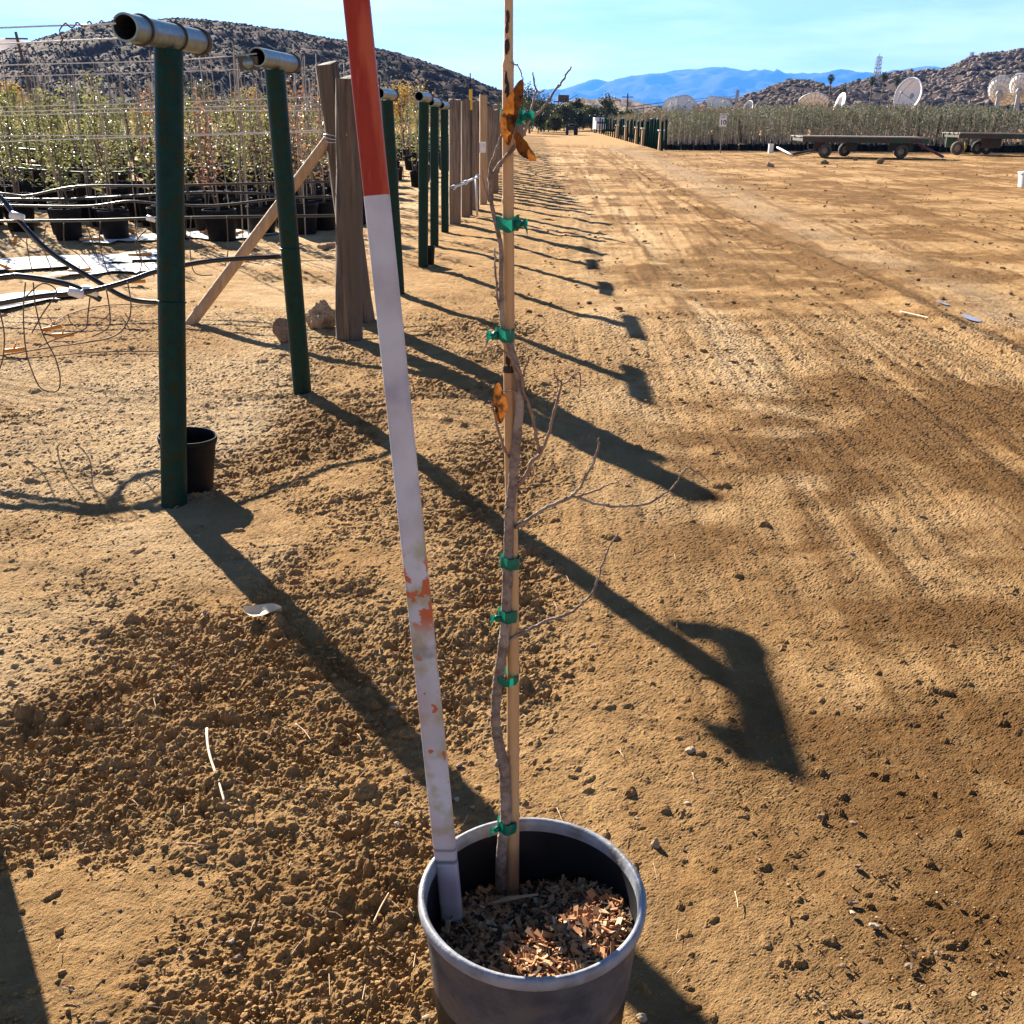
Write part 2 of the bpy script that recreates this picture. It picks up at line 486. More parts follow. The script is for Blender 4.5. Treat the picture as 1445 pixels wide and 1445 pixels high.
def macro(X, Y):
    near = sst(60, 25, Y)
    h = .035 * fbm(X / 1.3 + 3, Y / 1.6, 11, 3) * near + .012 * vn(X / .35, Y / .4, 15) * sst(25, 8, Y)
    h = h + .05 * np.exp(-((X + .65 - .02 * Y) / .45) ** 2) * sst(1.5, 3.0, Y) * sst(30, 12, Y) * (.6 + .8 * vn(X / .7, Y / .9, 5))
    d, o, s_ = poly_dist(X, Y, RUT)
    h = h - .045 * np.exp(-(d / .16) ** 2) * near + .025 * np.exp(-((o - .3) / .14) ** 2) * sst(.8, .4, d) * near
    return h


def gz(x, y):
    return float(macro(np.array([x], float), np.array([y], float))[0])


def g3(px, py, sink=.0):
    p = gp(px, py)
    for _ in range(3):
        p = gp(px, py, gz(p.x, p.y))
    p.z -= sink
    return p


def make_ground():
    ys = [-60, -25, -10, -4, -1.5, -.4, .2, .6]
    y = .85
    while y < 60:
        ys.append(y)
        y += max(.0025 * y, .0034) if y < 8 else y * (.0026 + .00007 * (y - 8))
    while y < 30000:
        ys.append(y); y *= 1.13
    ys = np.array(ys); NT = 960
    t = np.linspace(-1, 1, NT)
    w = np.where(ys > 0, .95 + .66 * ys, .95); w = np.where(ys > 200, 132 + .95 * (ys - 200) + .0, w)
    ext = np.array([.5, 2, 8, 40, 300, 3000, 9000])
    T = w[:, None] * t[None, :]
    Lf = -(w[:, None] + ext[None, ::-1]); Rf = w[:, None] + ext[None, :]
    X = np.concatenate([Lf, T, Rf], 1); Y = np.repeat(ys[:, None], X.shape[1], 1)
    nr, nc = X.shape
    Z = np.zeros_like(X); moist = np.zeros_like(X); dry = np.zeros_like(X); grey = np.zeros_like(X)
    sel = (Y > .5) & (Y < 62) & (np.abs(X) < 45)
    x = X[sel]; y = Y[sel]
    h = macro(x, y)
    wob = fbm(x / .8, y / .9, 31, 3)
    edge = .12 + .015 * y + .25 * wob
    left = sst(.22, -.22, x - edge + .1)
    # trampled pale patch behind the first pole is smoother
    pale = sst(-1.0, -1.5, x + .5 * wob) * sst(2.1, 2.8, y + .6 * wob)
    loose = left * (1 - .72 * pale) * sst(14, 5, y)
    loose = np.clip(loose * (.62 + 1.7 * fbm(x / .5, y / .55, 37, 3)), 0, 1)
    wx = x + .012 * vn(x / .02, y / .02, 51) + .03 * vn(x / .09, y / .09, 53); wy = y + .012 * vn(x / .02, y / .02, 52) + .03 * vn(x / .09, y / .09, 54)
    lod1 = sst(4.5, 2.5, y); lod2 = sst(9, 5, y); lod3 = sst(22, 12, y)
    fx = wx + .007 * vn(x / .009, y / .009, 56); fy = wy + .007 * vn(x / .009, y / .009, 57)
    h = h + .8 * clods(fx, fy, .019, 61, .55 * loose) * lod1
    h = h + .65 * clods(fx, fy, .032, 71, .24 * loose) * lod2
    h = h + .7 * clods(fx + .02 * vn(x / .03, y / .03, 55), fy, .06, 81, .07 * loose) * lod3
    h = h - .013 * loose * sst(.20, .36, vn(x / .028 + .6 * vn(x / .013, y / .013, 59), y / .026, 58)) * lod2
    h = h - .018 * loose * sst(.28, .44, fbm(x / .075, y / .065, 60, 3, .6)) * lod3
    h = h + .010 * loose * fbm(x / .012, y / .012, 66, 2, .7) * lod1
    road = 1 - left
    h = h + .7 * clods(fx, fy, .022, 91, .02 + .05 * road) * lod1
    h = h + .55 * clods(fx, fy, .06, 95, .012 * np.ones_like(x)) * lod3
    # small grit everywhere
    h = h + .0065 * fbm(x / .022, y / .022, 101, 2) * lod1 * (.45 + .8 * loose) + .011 * fbm(x / .06, y / .06, 103, 3) * lod2 * (.22 + .9 * loose)
    h = h + .02 * fbm(x / .22, y / .16, 107, 4, .6) * sst(50, 20, y) * (.3 + .55 * loose)
    # far roughness on the yard, elongated
    h = h + .05 * fbm(x / 1.1, y / .7, 111, 4, .6) * sst(5, 12, y) * sst(60, 40, y) * .55
    # old wheel lines running down the road
    xr = x - .028 * y
    lanes = fbm(xr / .42, y / 7.0, 171, 3, .6); fine = fbm(xr / .10, y / 1.3, 175, 3, .65)
    h = h + road * (.020 * lanes + .010 * fine * sst(1.5, 4, y)) * sst(60, 40, y)
    # wheel tracks
    for pts, wd, dep, per, sl in ((TR1, .16, .010, .085, 1.0), (TR2, .24, .04, .17, .9), (TR3, .15, .008, .08, 1.0)):
        d, o, s_ = poly_dist(x, y, pts)
        band = sst(wd, wd * .75, d) * (.6 + .8 * np.clip(fbm(x / .8, y / .8, 120, 2) + .3, 0, 1))
        band = band * sst(0, 1.2, s_) * sst(s_.max(), s_.max() * .72, s_)
        tread = .5 + .5 * np.sign(np.sin(2 * PI * (s_ / per + sl * np.abs(o) / wd * .6)))
        h = h - band * dep * (.35 + .65 * tread) + dep * .7 * (band + .3) * np.exp(-((d - wd * 1.12) / (.03 + wd * .15)) ** 2)
    tc_ = np.zeros_like(x); bm_ = np.zeros_like(x)
    for n_, pts in enumerate(TRX):
        d, o, s_ = poly_dist(x, y, pts); wd = .11
        ok = sst(0, 2, s_) * sst(s_.max(), s_.max() * .7, s_) * np.clip(.55 + 1.6 * fbm(x / 1.3, y / 2.2, 180 + n_, 2), 0, 1)
        band = sst(wd, wd * .8, d) * ok; tread = .5 + .5 * np.sign(np.sin(2 * PI * (s_ / .09 + .5 * np.sign(o) * o / wd)))
        bm_ = np.maximum(bm_, band); h = h - band * .013 * (.35 + .65 * tread) + .008 * ok * np.exp(-((d - wd * 1.1) / .03) ** 2)
        tc_ = tc_ + .4 * band - .55 * ok * np.exp(-((d - wd * 1.05) / .025) ** 2) - .25 * band * tread
    h = h + RNG.uniform(-1, 1, x.shape) * .0011 * np.clip(y / 1.5, 1, 5) * (.65 + .6 * loose) * (1 - .7 * bm_)
    Z[sel] = h
    # colour fields : real dampness / dryness of the dirt
    big = fbm(x / 1.6, y / 1.2, 141, 4, .6); mid = fbm(x / .5, y / .35, 145, 4, .6)
    mo = np.zeros_like(x)
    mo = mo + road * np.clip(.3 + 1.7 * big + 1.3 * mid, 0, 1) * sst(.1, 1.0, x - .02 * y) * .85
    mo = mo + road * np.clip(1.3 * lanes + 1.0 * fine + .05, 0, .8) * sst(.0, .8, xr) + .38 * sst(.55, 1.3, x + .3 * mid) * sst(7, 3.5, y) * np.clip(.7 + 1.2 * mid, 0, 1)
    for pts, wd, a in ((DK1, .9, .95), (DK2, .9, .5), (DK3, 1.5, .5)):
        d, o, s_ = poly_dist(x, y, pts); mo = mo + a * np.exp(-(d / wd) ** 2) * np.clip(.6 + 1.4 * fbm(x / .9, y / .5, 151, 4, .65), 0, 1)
    d, o, s_ = poly_dist(x, y, RUT); mo = mo + .8 * np.exp(-(d / .11) ** 2) * (.6 + mid)
    d2, o2, s2 = poly_dist(x, y, TR2); mo = mo + .35 * np.exp(-(d2 / .3) ** 2) * np.clip(.5 + 1.5 * mid, 0, 1)
    mo = mo + loose * np.clip(.08 + .8 * mid + .6 * big, 0, .42)
    mo = mo - tc_
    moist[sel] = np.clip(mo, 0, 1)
    dr = pale * np.clip(.45 + .9 * big + .5 * mid, 0, 1) + .35 * road * np.clip(.1 - 1.2 * big, 0, 1)
    d3, o3, s3 = poly_dist(x, y, TR1); dr = dr + .45 * np.exp(-(d3 / .22) ** 2)
    d3, o3, s3 = poly_dist(x, y, TR3); dr = dr + .3 * np.exp(-(d3 / .3) ** 2)
    dr = dr + np.clip(tc_, 0, 1) * .6
    dry[sel] = np.clip(dr * (1 - np.clip(mo, 0, 1) * .6), 0, 1)
    d4, o4, s4 = poly_dist(x, y, WASH); grey[sel] = np.clip(np.exp(-(d4 / (.35 + .01 * y)) ** 2) * (.55 + .9 * fbm(x / .6, y / .9, 161, 3)), 0, .85)
    me = bpy.data.meshes.new('ground')
    co = np.stack([X.ravel(), Y.ravel(), Z.ravel()], 1).astype(np.float32)
    i = np.arange(nr * nc).reshape(nr, nc)
    q = np.stack([i[:-1, :-1], i[:-1, 1:], i[1:, 1:], i[1:, :-1]], -1).reshape(-1, 4)
    me.vertices.add(len(co)); me.vertices.foreach_set('co', co.ravel())
    me.loops.add(q.size); me.loops.foreach_set('vertex_index', q.ravel().astype(np.int32))
    me.polygons.add(len(q)); me.polygons.foreach_set('loop_start', np.arange(0, q.size, 4, dtype=np.int32))
    me.polygons.foreach_set('loop_total', np.full(len(q), 4, np.int32))
    me.polygons.foreach_set('use_smooth', np.repeat(ys[:-1] > 9, nc - 1))
    me.update(calc_edges=True)
    for n, a in (('moist', moist), ('dry', dry), ('grey', grey)):
        at = me.attributes.new(n, 'FLOAT', 'POINT'); at.data.foreach_set('value', a.ravel().astype(np.float32))
    me.materials.append(M['ground'])
    o = bpy.data.objects.new('ground', me); COL.objects.link(o)
    tag(o, kind='structure'); print('ground verts', len(co))


make_ground()

# puddles lying in the rut
mw, nt_, bw = nodes('muddy_water'); bw.inputs['Base Color'].default_value = (.24, .21, .19, 1); bw.inputs['Roughness'].default_value = .2
for (px, py, a, b, sd) in ((1370, 450, .17, .055, 1), (1330, 428, .14, .04, 2)):
    p = g3(px, py); rg = random.Random(sd); mb = MB()
    dx, dy = (Vector(RUT[4]) - Vector(RUT[5])).normalized()
    pts = []
    for k in range(28):
        t = 2 * PI * k / 28; r = 1 + .12 * math.sin(2 * t + sd) + .07 * math.sin(3 * t + 2 * sd) + rg.uniform(-.02, .02)
        u, v = math.cos(t) * a * r, math.sin(t) * b * r
        pts.append((p.x + dx * u - dy * v, p.y + dy * u + dx * v, gz(p.x, p.y) + .006))
    mb.add(pts, [list(range(28))]); o = mb.build('puddle', mw, loc=p); tag(o, kind='structure')

# ------------------------------------------------------------------ steel T posts on the left
BARD = Vector((.04, .8, 0)).normalized()


def t_post(top, base, Y=None, label='', barlen=.80, near=.5, sleeve=True, group='green steel T posts along the left of the road', p0=None, dY=0):
    if p0 is None:
        b = g3(*base); t = pp(top[0], top[1], b.y + dY)
    else:
        b, t = p0
    root = empty('steel_post', b, label, 'fence post', group)
    ax = (t - b)
    n = 28
    MB().tube([b - ax.normalized() * .15, b + ax * .5, t + Vector((0, 0, -.02))], .0555, n).build('pole', M['green_paint'], root, True, auto=40)
    c = t + Vector((0, 0, .03))
    a0 = c - BARD * barlen * near; a1 = c + BARD * barlen * (1 - near)
    mb = MB(); u, v = frame(BARD)
    ro, ri = .048, .041
    for side in (1,):
        mb.lathe(a0, [(ri, .0), (ro, .0), (ro, barlen), (ri, barlen), (ri, barlen * .5)], n, BARD)
    bar = mb.build('crossbar', M['galv'], root, True, auto=40)
    MB().lathe(a0, [(ri - .0005, .004), (ri - .0005, barlen * .55), (0.001, barlen * .55)], n, BARD).build('bore', M['dark_inside'], bar, True)
    if sleeve:
        for k in ((.17, .6, .93) if sleeve == 2 else (.9,)):
            mb = MB()
            for q in range(3 if k > .8 else 1):
                cc = a0 + BARD * (barlen * k + q * .011)
                ring = [cc + u * math.cos(2 * PI * j / 24) * (ro + .004) + v * math.sin(2 * PI * j / 24) * (ro + .004) for j in range(25)]
                mb.tube(ring, .0045, 6, False)
            mb.build('wire_wrap', M['rust_wire'], root, True)
        # collar seam half way up
    mb = MB(); cc = b + ax * .47; d = ax.normalized(); u2, v2 = frame(d)
    ring = [cc + u2 * math.cos(2 * PI * j / 28) * .058 + v2 * math.sin(2 * PI * j / 28) * .058 for j in range(29)]
    mb.tube(ring, .004, 6, False); mb.build('weld_ring', M['green_paint'], root, True)
    return b, t, a0, a1


P1 = t_post((237, 62), (246, 712), label='nearest green steel T post with wide galvanised crossbar on top', sleeve=2, near=.50, dY=.2, barlen=.80)
P2 = t_post((387, 93), (427, 553), label='leaning green T post second in the row, holding the end of a black hose', near=.42, barlen=.76)
P3 = t_post((546, 138), (563, 415), label='green T post half hidden behind the red and white measuring pole', near=.5)
P4 = t_post((598, 141), (597, 377), label='green T post with small black pot beside its foot', near=.45)
P5 = t_post((613, 148), (613, 347), label='green T post between the potted one and the plank fence end', near=.45)
P6 = t_post((627, 152), (628, 328), label='green T post standing right against the first fence plank', near=.45)
b0 = Vector((-1.66, 2.52, 0)); t_post(None, None, p0=(b0, b0 + Vector((.2, .0, 1.86))), label='green T post out at the left edge casting the corner shadow')


# ------------------------------------------------------------------ wooden posts
def wood_post(top, base, wpx, label, dpx=None, mat_='wood_grey', name='wooden_post', group=None, sq=False, Y=None):
    b = g3(*base); t = pp(top[0], top[1], (Y or b.y))
    dep = (b - CAMP).dot(FW); r = wpx / F * dep / 2
    ax = t - b; rg = random.Random(int(top[0] * 7))
    path = [b - ax.normalized() * .2] + [b + ax * (k / 9) + Vector((rg.uniform(-1, 1), rg.uniform(-1, 1), 0)) * r * .05 for k in range(0, 10)]
    rr = [r * 1.06] + [r * (1.05 - .016 * k + rg.uniform(-.03, .03)) for k in range(10)]
    path.append(t + ax.normalized() * .012); rr.append(r * .8)
    mb = MB(); mb.tube(path, rr, 18, True, .045)
    o = mb.build(name, M[mat_], None, True, loc=b, auto=50)
    return tag(o, label, 'fence post', group), b, t, r


WB, wb_b, wb_t, wb_r = wood_post((492, 112), (492, 478), 37, 'thick weathered wooden post just behind the measuring pole, nearer of the pair')
WA, wa_b, wa_t, wa_r = wood_post((461, 92), (512, 452), 33, 'tilted weathered wooden post with flat top, behind the thick one')
# brace
bt = pp(462, 198, wa_b.y - .02); bb = g3(268, 458)
mb = MB(); d = (bt - bb)
mb.tube([bb - d.normalized() * .08, bb + d * .5, bt], [.045, .043, .04], 12, True, .03)
tag(mb.build('wooden_brace', M['wood_tan'], None, True, loc=bb, auto=50), 'slanting tan timber brace propping the tilted wooden post', 'brace')
# wire twist between post and brace
mb = MB()
for k in range(3):
    pts = []
    for j in range(26):
        a = 2 * PI * j / 25
        f = (185 - 92) / (452 - 92); c = wa_t.lerp(wa_b, f) + Vector((0, 0, -.02 * k))
        pts.append(c + Vector((math.cos(a) * (wa_r + .006), math.sin(a) * (wa_r + .006), .01 * math.sin(a * 2 + k))))
    mb.tube(pts, .003, 5, False)
c1 = wa_t.lerp(wa_b, .26) + Vector((wa_r, 0, 0)); c2 = wb_t.lerp(wb_b, .2) + Vector((0, -wb_r, 0))
mb.tube([c1, c1.lerp(c2, .3) + Vector((0, 0, .02)), c1.lerp(c2, .6) - Vector((0, 0, .02)), c2], .003, 5)
mb.tube([c1 + Vector((0, 0, .015)), c1.lerp(c2, .35) - Vector((0, 0, .01)), c1.lerp(c2, .65) + Vector((0, 0, .03)), c2 + Vector((0, 0, .01))], .003, 5)
tag(mb.build('wire_tie', M['wire'], None, True, loc=c1), 'twisted steel wire tying the two wooden posts together', 'wire')


# plank fence : each board is a post of its own
def board(x, y, w, th, h, lean, label, group, rz=0, m='board'):
    z = gz(x, y); b = Vector((x, y, z)); rg = random.Random(int(x * 100 + y * 977))
    mb = MB(); n = 7
    vs = []
    for k in range(n + 1):
        f = k / n; q = 1 + rg.uniform(-.035, .035)
        cx = lean[0] * f; cy = lean[1] * f; zz = -.1 + (h + .1) * f
        ww = w / 2 * q; tt = th / 2
        tip = .025 * rg.uniform(-1, 1) if k == n else 0
        for sx, sy in ((-1, -1), (-.35, -1), (.3, -1), (1, -1), (1, 1), (.3, 1), (-.35, 1), (-1, 1)):
            px_, py_ = sx * ww, sy * tt * (1 + .12 * rg.uniform(-1, 1))
            c_, s_ = math.cos(rz), math.sin(rz)
            dz = (rg.uniform(-.02, .02) + tip * sx) if k == n else 0
            vs.append((b.x + cx + px_ * c_ - py_ * s_, b.y + cy + px_ * s_ + py_ * c_, b.z + zz + dz))
    fs = []
    for k in range(n):
        for j in range(8):
            j2 = (j + 1) % 8
            fs.append((k * 8 + j, k * 8 + j2, k * 8 + 8 + j2, k * 8 + 8 + j))
    fs.append(tuple(n * 8 + j for j in range(8)))
    mb.add(vs, fs)
    return tag(mb.build('fence_board', M[m], None, False, loc=b), label, 'fence post', group)


FBG = 'weathered boards standing along the left road edge'
first = [(634, 650, 316, 140, 'widest grey fence board next to the last green T post'), (651, 663, 305, 141, 'second grey fence board from the T posts with ragged top'),
         (664, 676, 296, 143, 'third grey fence board from the T posts, square topped'), (677, 687, 288, 134, 'darker taller fence post rising above the grey boards'),
         (686, 696, 280, 153, 'short pale fence board right of the taller dark post'), (695, 703, 272, 155, 'narrow fence board just left of the sapling twigs')]
for x0, x1, yb, yt, lb in first:
    b = g3((x0 + x1) / 2, yb); dep = (b - CAMP).dot(FW)
    t = pp((x0 + x1) / 2, yt, b.y)
    board(b.x, b.y, (x1 - x0) / F * dep * 1.0, .09, t.z - b.z, ((t.x - b.x), 0), lb, FBG, rz=.15, m='wood_tan' if yt == 134 else 'board')
y = 22.3; k = 0
while y < 88:
    x = -1.28 + .0195 * y + random.uniform(-.06, .06)
    board(x, y, random.uniform(.18, .30), .1, random.uniform(1.5, 1.95), (random.uniform(-.05, .05), random.uniform(-.05, .05)),
          'weathered board far along the left fence, one in a long row', FBG, rz=random.uniform(-.2, .3), m=random.choice(['board', 'board', 'wood_grey']))
    y += random.uniform(.48, .72) * (1 + y * .012); k += 1
# slim T posts further along the fence too
# white irrigation pipe on the boards
mb = MB(); a = g3(636, 316) ; pts = [pp(638, 264, 16.0), pp(655, 257, 16.8), pp(672, 249, 18.0)]
root = empty('irrigation_pipe', pts[0], 'short white pipe run strapped across the grey fence boards', 'pipe')
MB().tube([p + Vector((.02, -.12, 0)) for p in pts], .019, 10).build('pipe', M['white_pl'], root, True)
p = pts[2] + Vector((0.0, -.14, 0)); MB().tube([p, Vector((p.x + .02, p.y, .02))], .018, 8).build('riser', M['wire'], root, True)
for q in pts: MB().lathe(q + Vector((.02, -.12, 0)) - (pts[2] - pts[0]).normalized() * .04, [(.034, 0), (.036, .02), (.036, .12), (.034, .14)], 10, pts[2] - pts[0]).build('coupling', M['white_pl'], root, True)
p = pp(681, 208, 19.5); mb = MB(); mb.box(p, (.12, .08, .18)); mb.box(p + Vector((0, -.045, .05)), (.135, .02, .02))
tag(mb.build('junction_box', M['white_pl'], None, loc=p), 'small white box on the taller dark fence post', 'box')
# yellow marker with rod above the boards
p = g3(663, 306); p.y += .5; top = pp(663, 126, p.y); root = empty('marker_post', p, 'yellow marker post with thin black rod sticking up behind the boards', 'post')
MB().beam((p.x, p.y, p.z - .05), (p.x, p.y, top.z - .32), .08, .05).build('post', M['dark_wood'], root); MB().beam((p.x, p.y, top.z - .32), (p.x, p.y, top.z), .09, .055).build('yellow_slat', M['yellow'], root)
t2 = pp(663.5, 103, p.y); MB().tube([(top.x, top.y + .04, top.z - .3), (t2.x, t2.y + .04, t2.z)], .011, 6).build('rod', M['black_pl'], root)


# ------------------------------------------------------------------ pots
def pot_profile(r, h, t=.004):
    return [(r * .80, 0), (r * .81, .004), (r * .965, h * .86), (r * .97, h * .87), (r * 1.0, h * .88), (r * 1.02, h * .92), (r * 1.02, h * .985), (r * 1.0, h), (r * .985, h), (r * .965, h * .985), (r * .95, h * .86), (r * .77, .012), (.001, .012)]


def loose_pot(c, r, h, label, tilt=0):
    o = MB(); o.lathe(c, [(.001, .001)] + pot_profile(r, h), 36, axis=(math.sin(tilt), 0, math.cos(tilt)))
    return tag(o.build('empty_pot', M['black_pl'], None, True, loc=c, auto=45), label, 'plant pot')


q = g3(268, 688); loose_pot(q, .128, .255, 'empty black plastic pot behind the foot of the nearest green T post', .06)
q = g3(605, 374); loose_pot(q, .075, .21, 'small black pot at the foot of a green T post mid row', 0)
q = g3(578, 345); q.x -= .25; loose_pot(q, .12, .24, 'black pot tucked between two green T posts further off', 0)

# ------------------------------------------------------------------ foreground : pot with sapling
RIMZ = .385
pc = gp(751, 1256, RIMZ); RAD = 161 / F * (pc - CAMP).dot(FW) / 1.02
PB = Vector((pc.x, pc.y, gz(pc.x, pc.y)))
root = empty('nursery_pot', PB, 'grey plastic nursery pot in front holding sapling and mulch', 'plant pot')
h = RIMZ - PB.z; r = RAD
body = MB().lathe(PB, [(.001, -.004), (r * .80, -.004), (r * .81, 0), (r * .825, h * .1), (r * .828, h * .105), (r * .835, h * .11), (r * .95, h * .80), (r * .955, h * .84), (r * .97, h * .86), (r * .975, h * .93)], 96)
body.build('body', M['grey_pot'], root, True, auto=60)
MB().lathe(PB, [(r * .972, h * .925), (r * .99, h * .93), (r * 1.015, h * .945), (r * 1.02, h * .965), (r * 1.018, h * .985), (r * 1.0, h), (r * .975, h * 1.0), (r * .955, h * .99), (r * .945, h * .97), (r * .942, h * .94)], 96).build('rim', M['rim_grey'], root, True)
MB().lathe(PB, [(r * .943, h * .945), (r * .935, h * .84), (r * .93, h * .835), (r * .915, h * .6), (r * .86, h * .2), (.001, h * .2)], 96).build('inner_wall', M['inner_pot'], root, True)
# mulch
SZ = PB.z + h * .66
def mz_(x, y): return SZ + .012 + .055 * max(0, (x - PB.x) / r + .1) - .03 * (y - PB.y) / r + .008 * math.sin(18 * x + 3) * math.cos(21 * y)
mb = MB(); rg = random.Random(3)
n = 40
vs = []; fs = []
rings = 14
for i in range(rings + 1):
    for j in range(n):
        rr = r * .918 * i / rings; a = 2 * PI * j / n
        z = mz_(PB.x + rr * math.cos(a), PB.y + rr * math.sin(a)) + rg.uniform(-.005, .005)
        vs.append((PB.x + rr * math.cos(a), PB.y + rr * math.sin(a), z))
for i in range(rings):
    for j in range(n):
        j2 = (j + 1) % n; fs.append((i * n + j, i * n + j2, (i + 1) * n + j2, (i + 1) * n + j))
mb.add(vs, fs)
for k in range(4600):
    L_ = rg.choice([.01, .014, .018, .024, .036]) * rg.uniform(.7, 1.2); W_ = L_ * rg.uniform(.1, .32)
    rr = (r * .905 - L_ * .55) * math.sqrt(rg.random()); a = rg.uniform(0, 2 * PI)
    x, y = PB.x + rr * math.cos(a), PB.y + rr * math.sin(a)
    z = mz_(x, y) + rg.uniform(0, .014)
    mb.cur = 1 if rg.random() < .62 else (2 if rg.random() < .22 else 0)
    mb.box((x, y, z), (L_, W_, rg.uniform(.0012, .003)), rg.uniform(0, PI), rg.uniform(-.8, .8), rg.uniform(-.7, .7))
mb.cur = 0
tag(mb.build('wood_mulch', [M['soil'], M['chip'], M['chip2']], None, loc=(PB.x, PB.y, SZ)), 'dark mulch of brown wood chips filling the grey pot', 'mulch', kind='stuff')
# long pale splinter lying across
a_ = gp(672, 1281, SZ + .01); b_ = gp(760, 1262, SZ + .03)
tag(MB().tube([a_, a_.lerp(b_, .5) + Vector((0, 0, .005)), b_], [.002, .0045, .002], 6).build('wood_splinter', M['chip2'], None, loc=a_), 'long pale wood splinter lying on the mulch beside the bamboo stake', 'splinter')

# bamboo stake
Y0 = gp(721, 1262, SZ).y
sb = gp(722, 1268, SZ - .03)
yk = [(1262, 723, 11), (1150, 723.5, 10.5), (1060, 724, 10), (950, 724, 10), (800, 723, 10), (620, 720, 9.6), (480, 718, 9.4), (330, 717.5, 9.2), (200, 716.5, 9), (96, 717, 9.4), (88, 717.5, 7.6), (0, 718, 7), (-60, 718, 6.8)]
root = empty('bamboo_stake', sb, 'straight tan bamboo stake standing in the grey pot beside the sapling', 'stake')
path = []; rad = []
for (yy, xx, rp) in yk:
    p = pp(xx, yy, Y0 + .00); dep = (p - CAMP).dot(FW); path.append(p); rad.append(rp / F * dep * .88)
path = [sb] + path; rad = [rad[0]] + rad
MB().tube(path, rad, 18).build('cane', M['bamboo'], root, True)
for yy in (1058, 520, 283, 92):
    for i_ in range(len(yk) - 1):
        if yk[i_][0] >= yy >= yk[i_ + 1][0]:
            f = (yk[i_][0] - yy) / (yk[i_][0] - yk[i_ + 1][0]); xx = yk[i_][1] * (1 - f) + yk[i_ + 1][1] * f; rp = yk[i_][2] * (1 - f) + yk[i_ + 1][2] * f
            p = pp(xx, yy, Y0); rr = rp / F * (p - CAMP).dot(FW) * .88
            MB().lathe(p, [(rr * .98, -.006), (rr * 1.13, -.002), (rr * 1.13, .002), (rr * .98, .006)], 18).build('node', M['bamboo_dark'] if yy == 520 else M['bamboo'], root, True)
            break
rg = random.Random(5)
mb = MB()
for yy, xx in [(24, 716), (40, 715), (63, 717), (67, 715), (112, 714), (120, 716), (128, 714), (136, 717), (150, 716), (505, 715), (512, 718), (518, 716)]:
    p = pp(xx, yy, Y0 - .0) ; p.y -= .0085
    MB().rock(p, (.0024, .0022, .006 * rg.uniform(.6, 1.6)), .3, 1, int(yy)).build('dark_blotch', M['bamboo_dark'], root, True)


# sapling
def ppd(pts, dy):
    return [pp(x, y, Y0 + (dy if not isinstance(dy, list) else dy[i])) for i, (x, y) in enumerate(pts)]


def smooth(pts, k=5):
    out = []
    n = len(pts)
    for i in range(n - 1):
        p0, p1, p2, p3 = pts[max(i - 1, 0)], pts[i], pts[i + 1], pts[min(i + 2, n - 1)]
        for j in range(k):
            t = j / k
            out.append(.5 * ((2 * p1) + (p2 - p0) * t + (2 * p0 - 5 * p1 + 4 * p2 - p3) * t * t + (-p0 + 3 * p1 - 3 * p2 + p3) * t ** 3))
    out.append(pts[-1]); return out


TRUNKPX = [(708, 1270), (707, 1225), (709, 1190), (714, 1150), (713, 1110), (711, 1080), (703, 1045), (699, 1010), (703, 960), (711, 905), (714, 860), (717, 790), (719, 725), (723, 690), (727, 640), (733, 575), (731, 530), (721, 492), (711, 468), (708, 430), (707, 395), (707, 350), (702, 325), (694, 290), (691, 262)]
tr = ppd(TRUNKPX, -.012)
tr[0] = gp(708, 1275, SZ - .03)
root = empty('sapling', tr[0], 'thin bare sapling tied to the bamboo stake in the grey pot', 'sapling')
rpx = [11, 11.5, 11, 11.5, 11.5, 10.5, 10, 9.5, 10, 10.5, 10.5, 10, 9.8, 9.5, 9.5, 8.5, 7.5, 6.5, 5.5, 5, 4.8, 4.6, 4.4, 4, 3.6]
rad = [a / F * (p - CAMP).dot(FW) for a, p in zip([q_ * .72 for q_ in rpx], tr)]
sm = smooth(tr, 5); rs = []
for i in range(len(tr) - 1):
    for j in range(5): rs.append((rad[i] + (rad[i + 1] - rad[i]) * j / 5) * random.uniform(.94, 1.08))
rs.append(rad[-1])
mb = MB().tube(sm, rs, 14, True, .03)
for (x, y) in ((696, 1012), (702, 1078), (709, 1128), (709, 900), (714, 720), (732, 622), (706, 1205), (706, 1180)):
    p = pp(x, y, Y0 - .016); mb.rock(p, (.005, .006, .007), .3, 1, x)
mb.build('trunk', M['bark'], root, True)
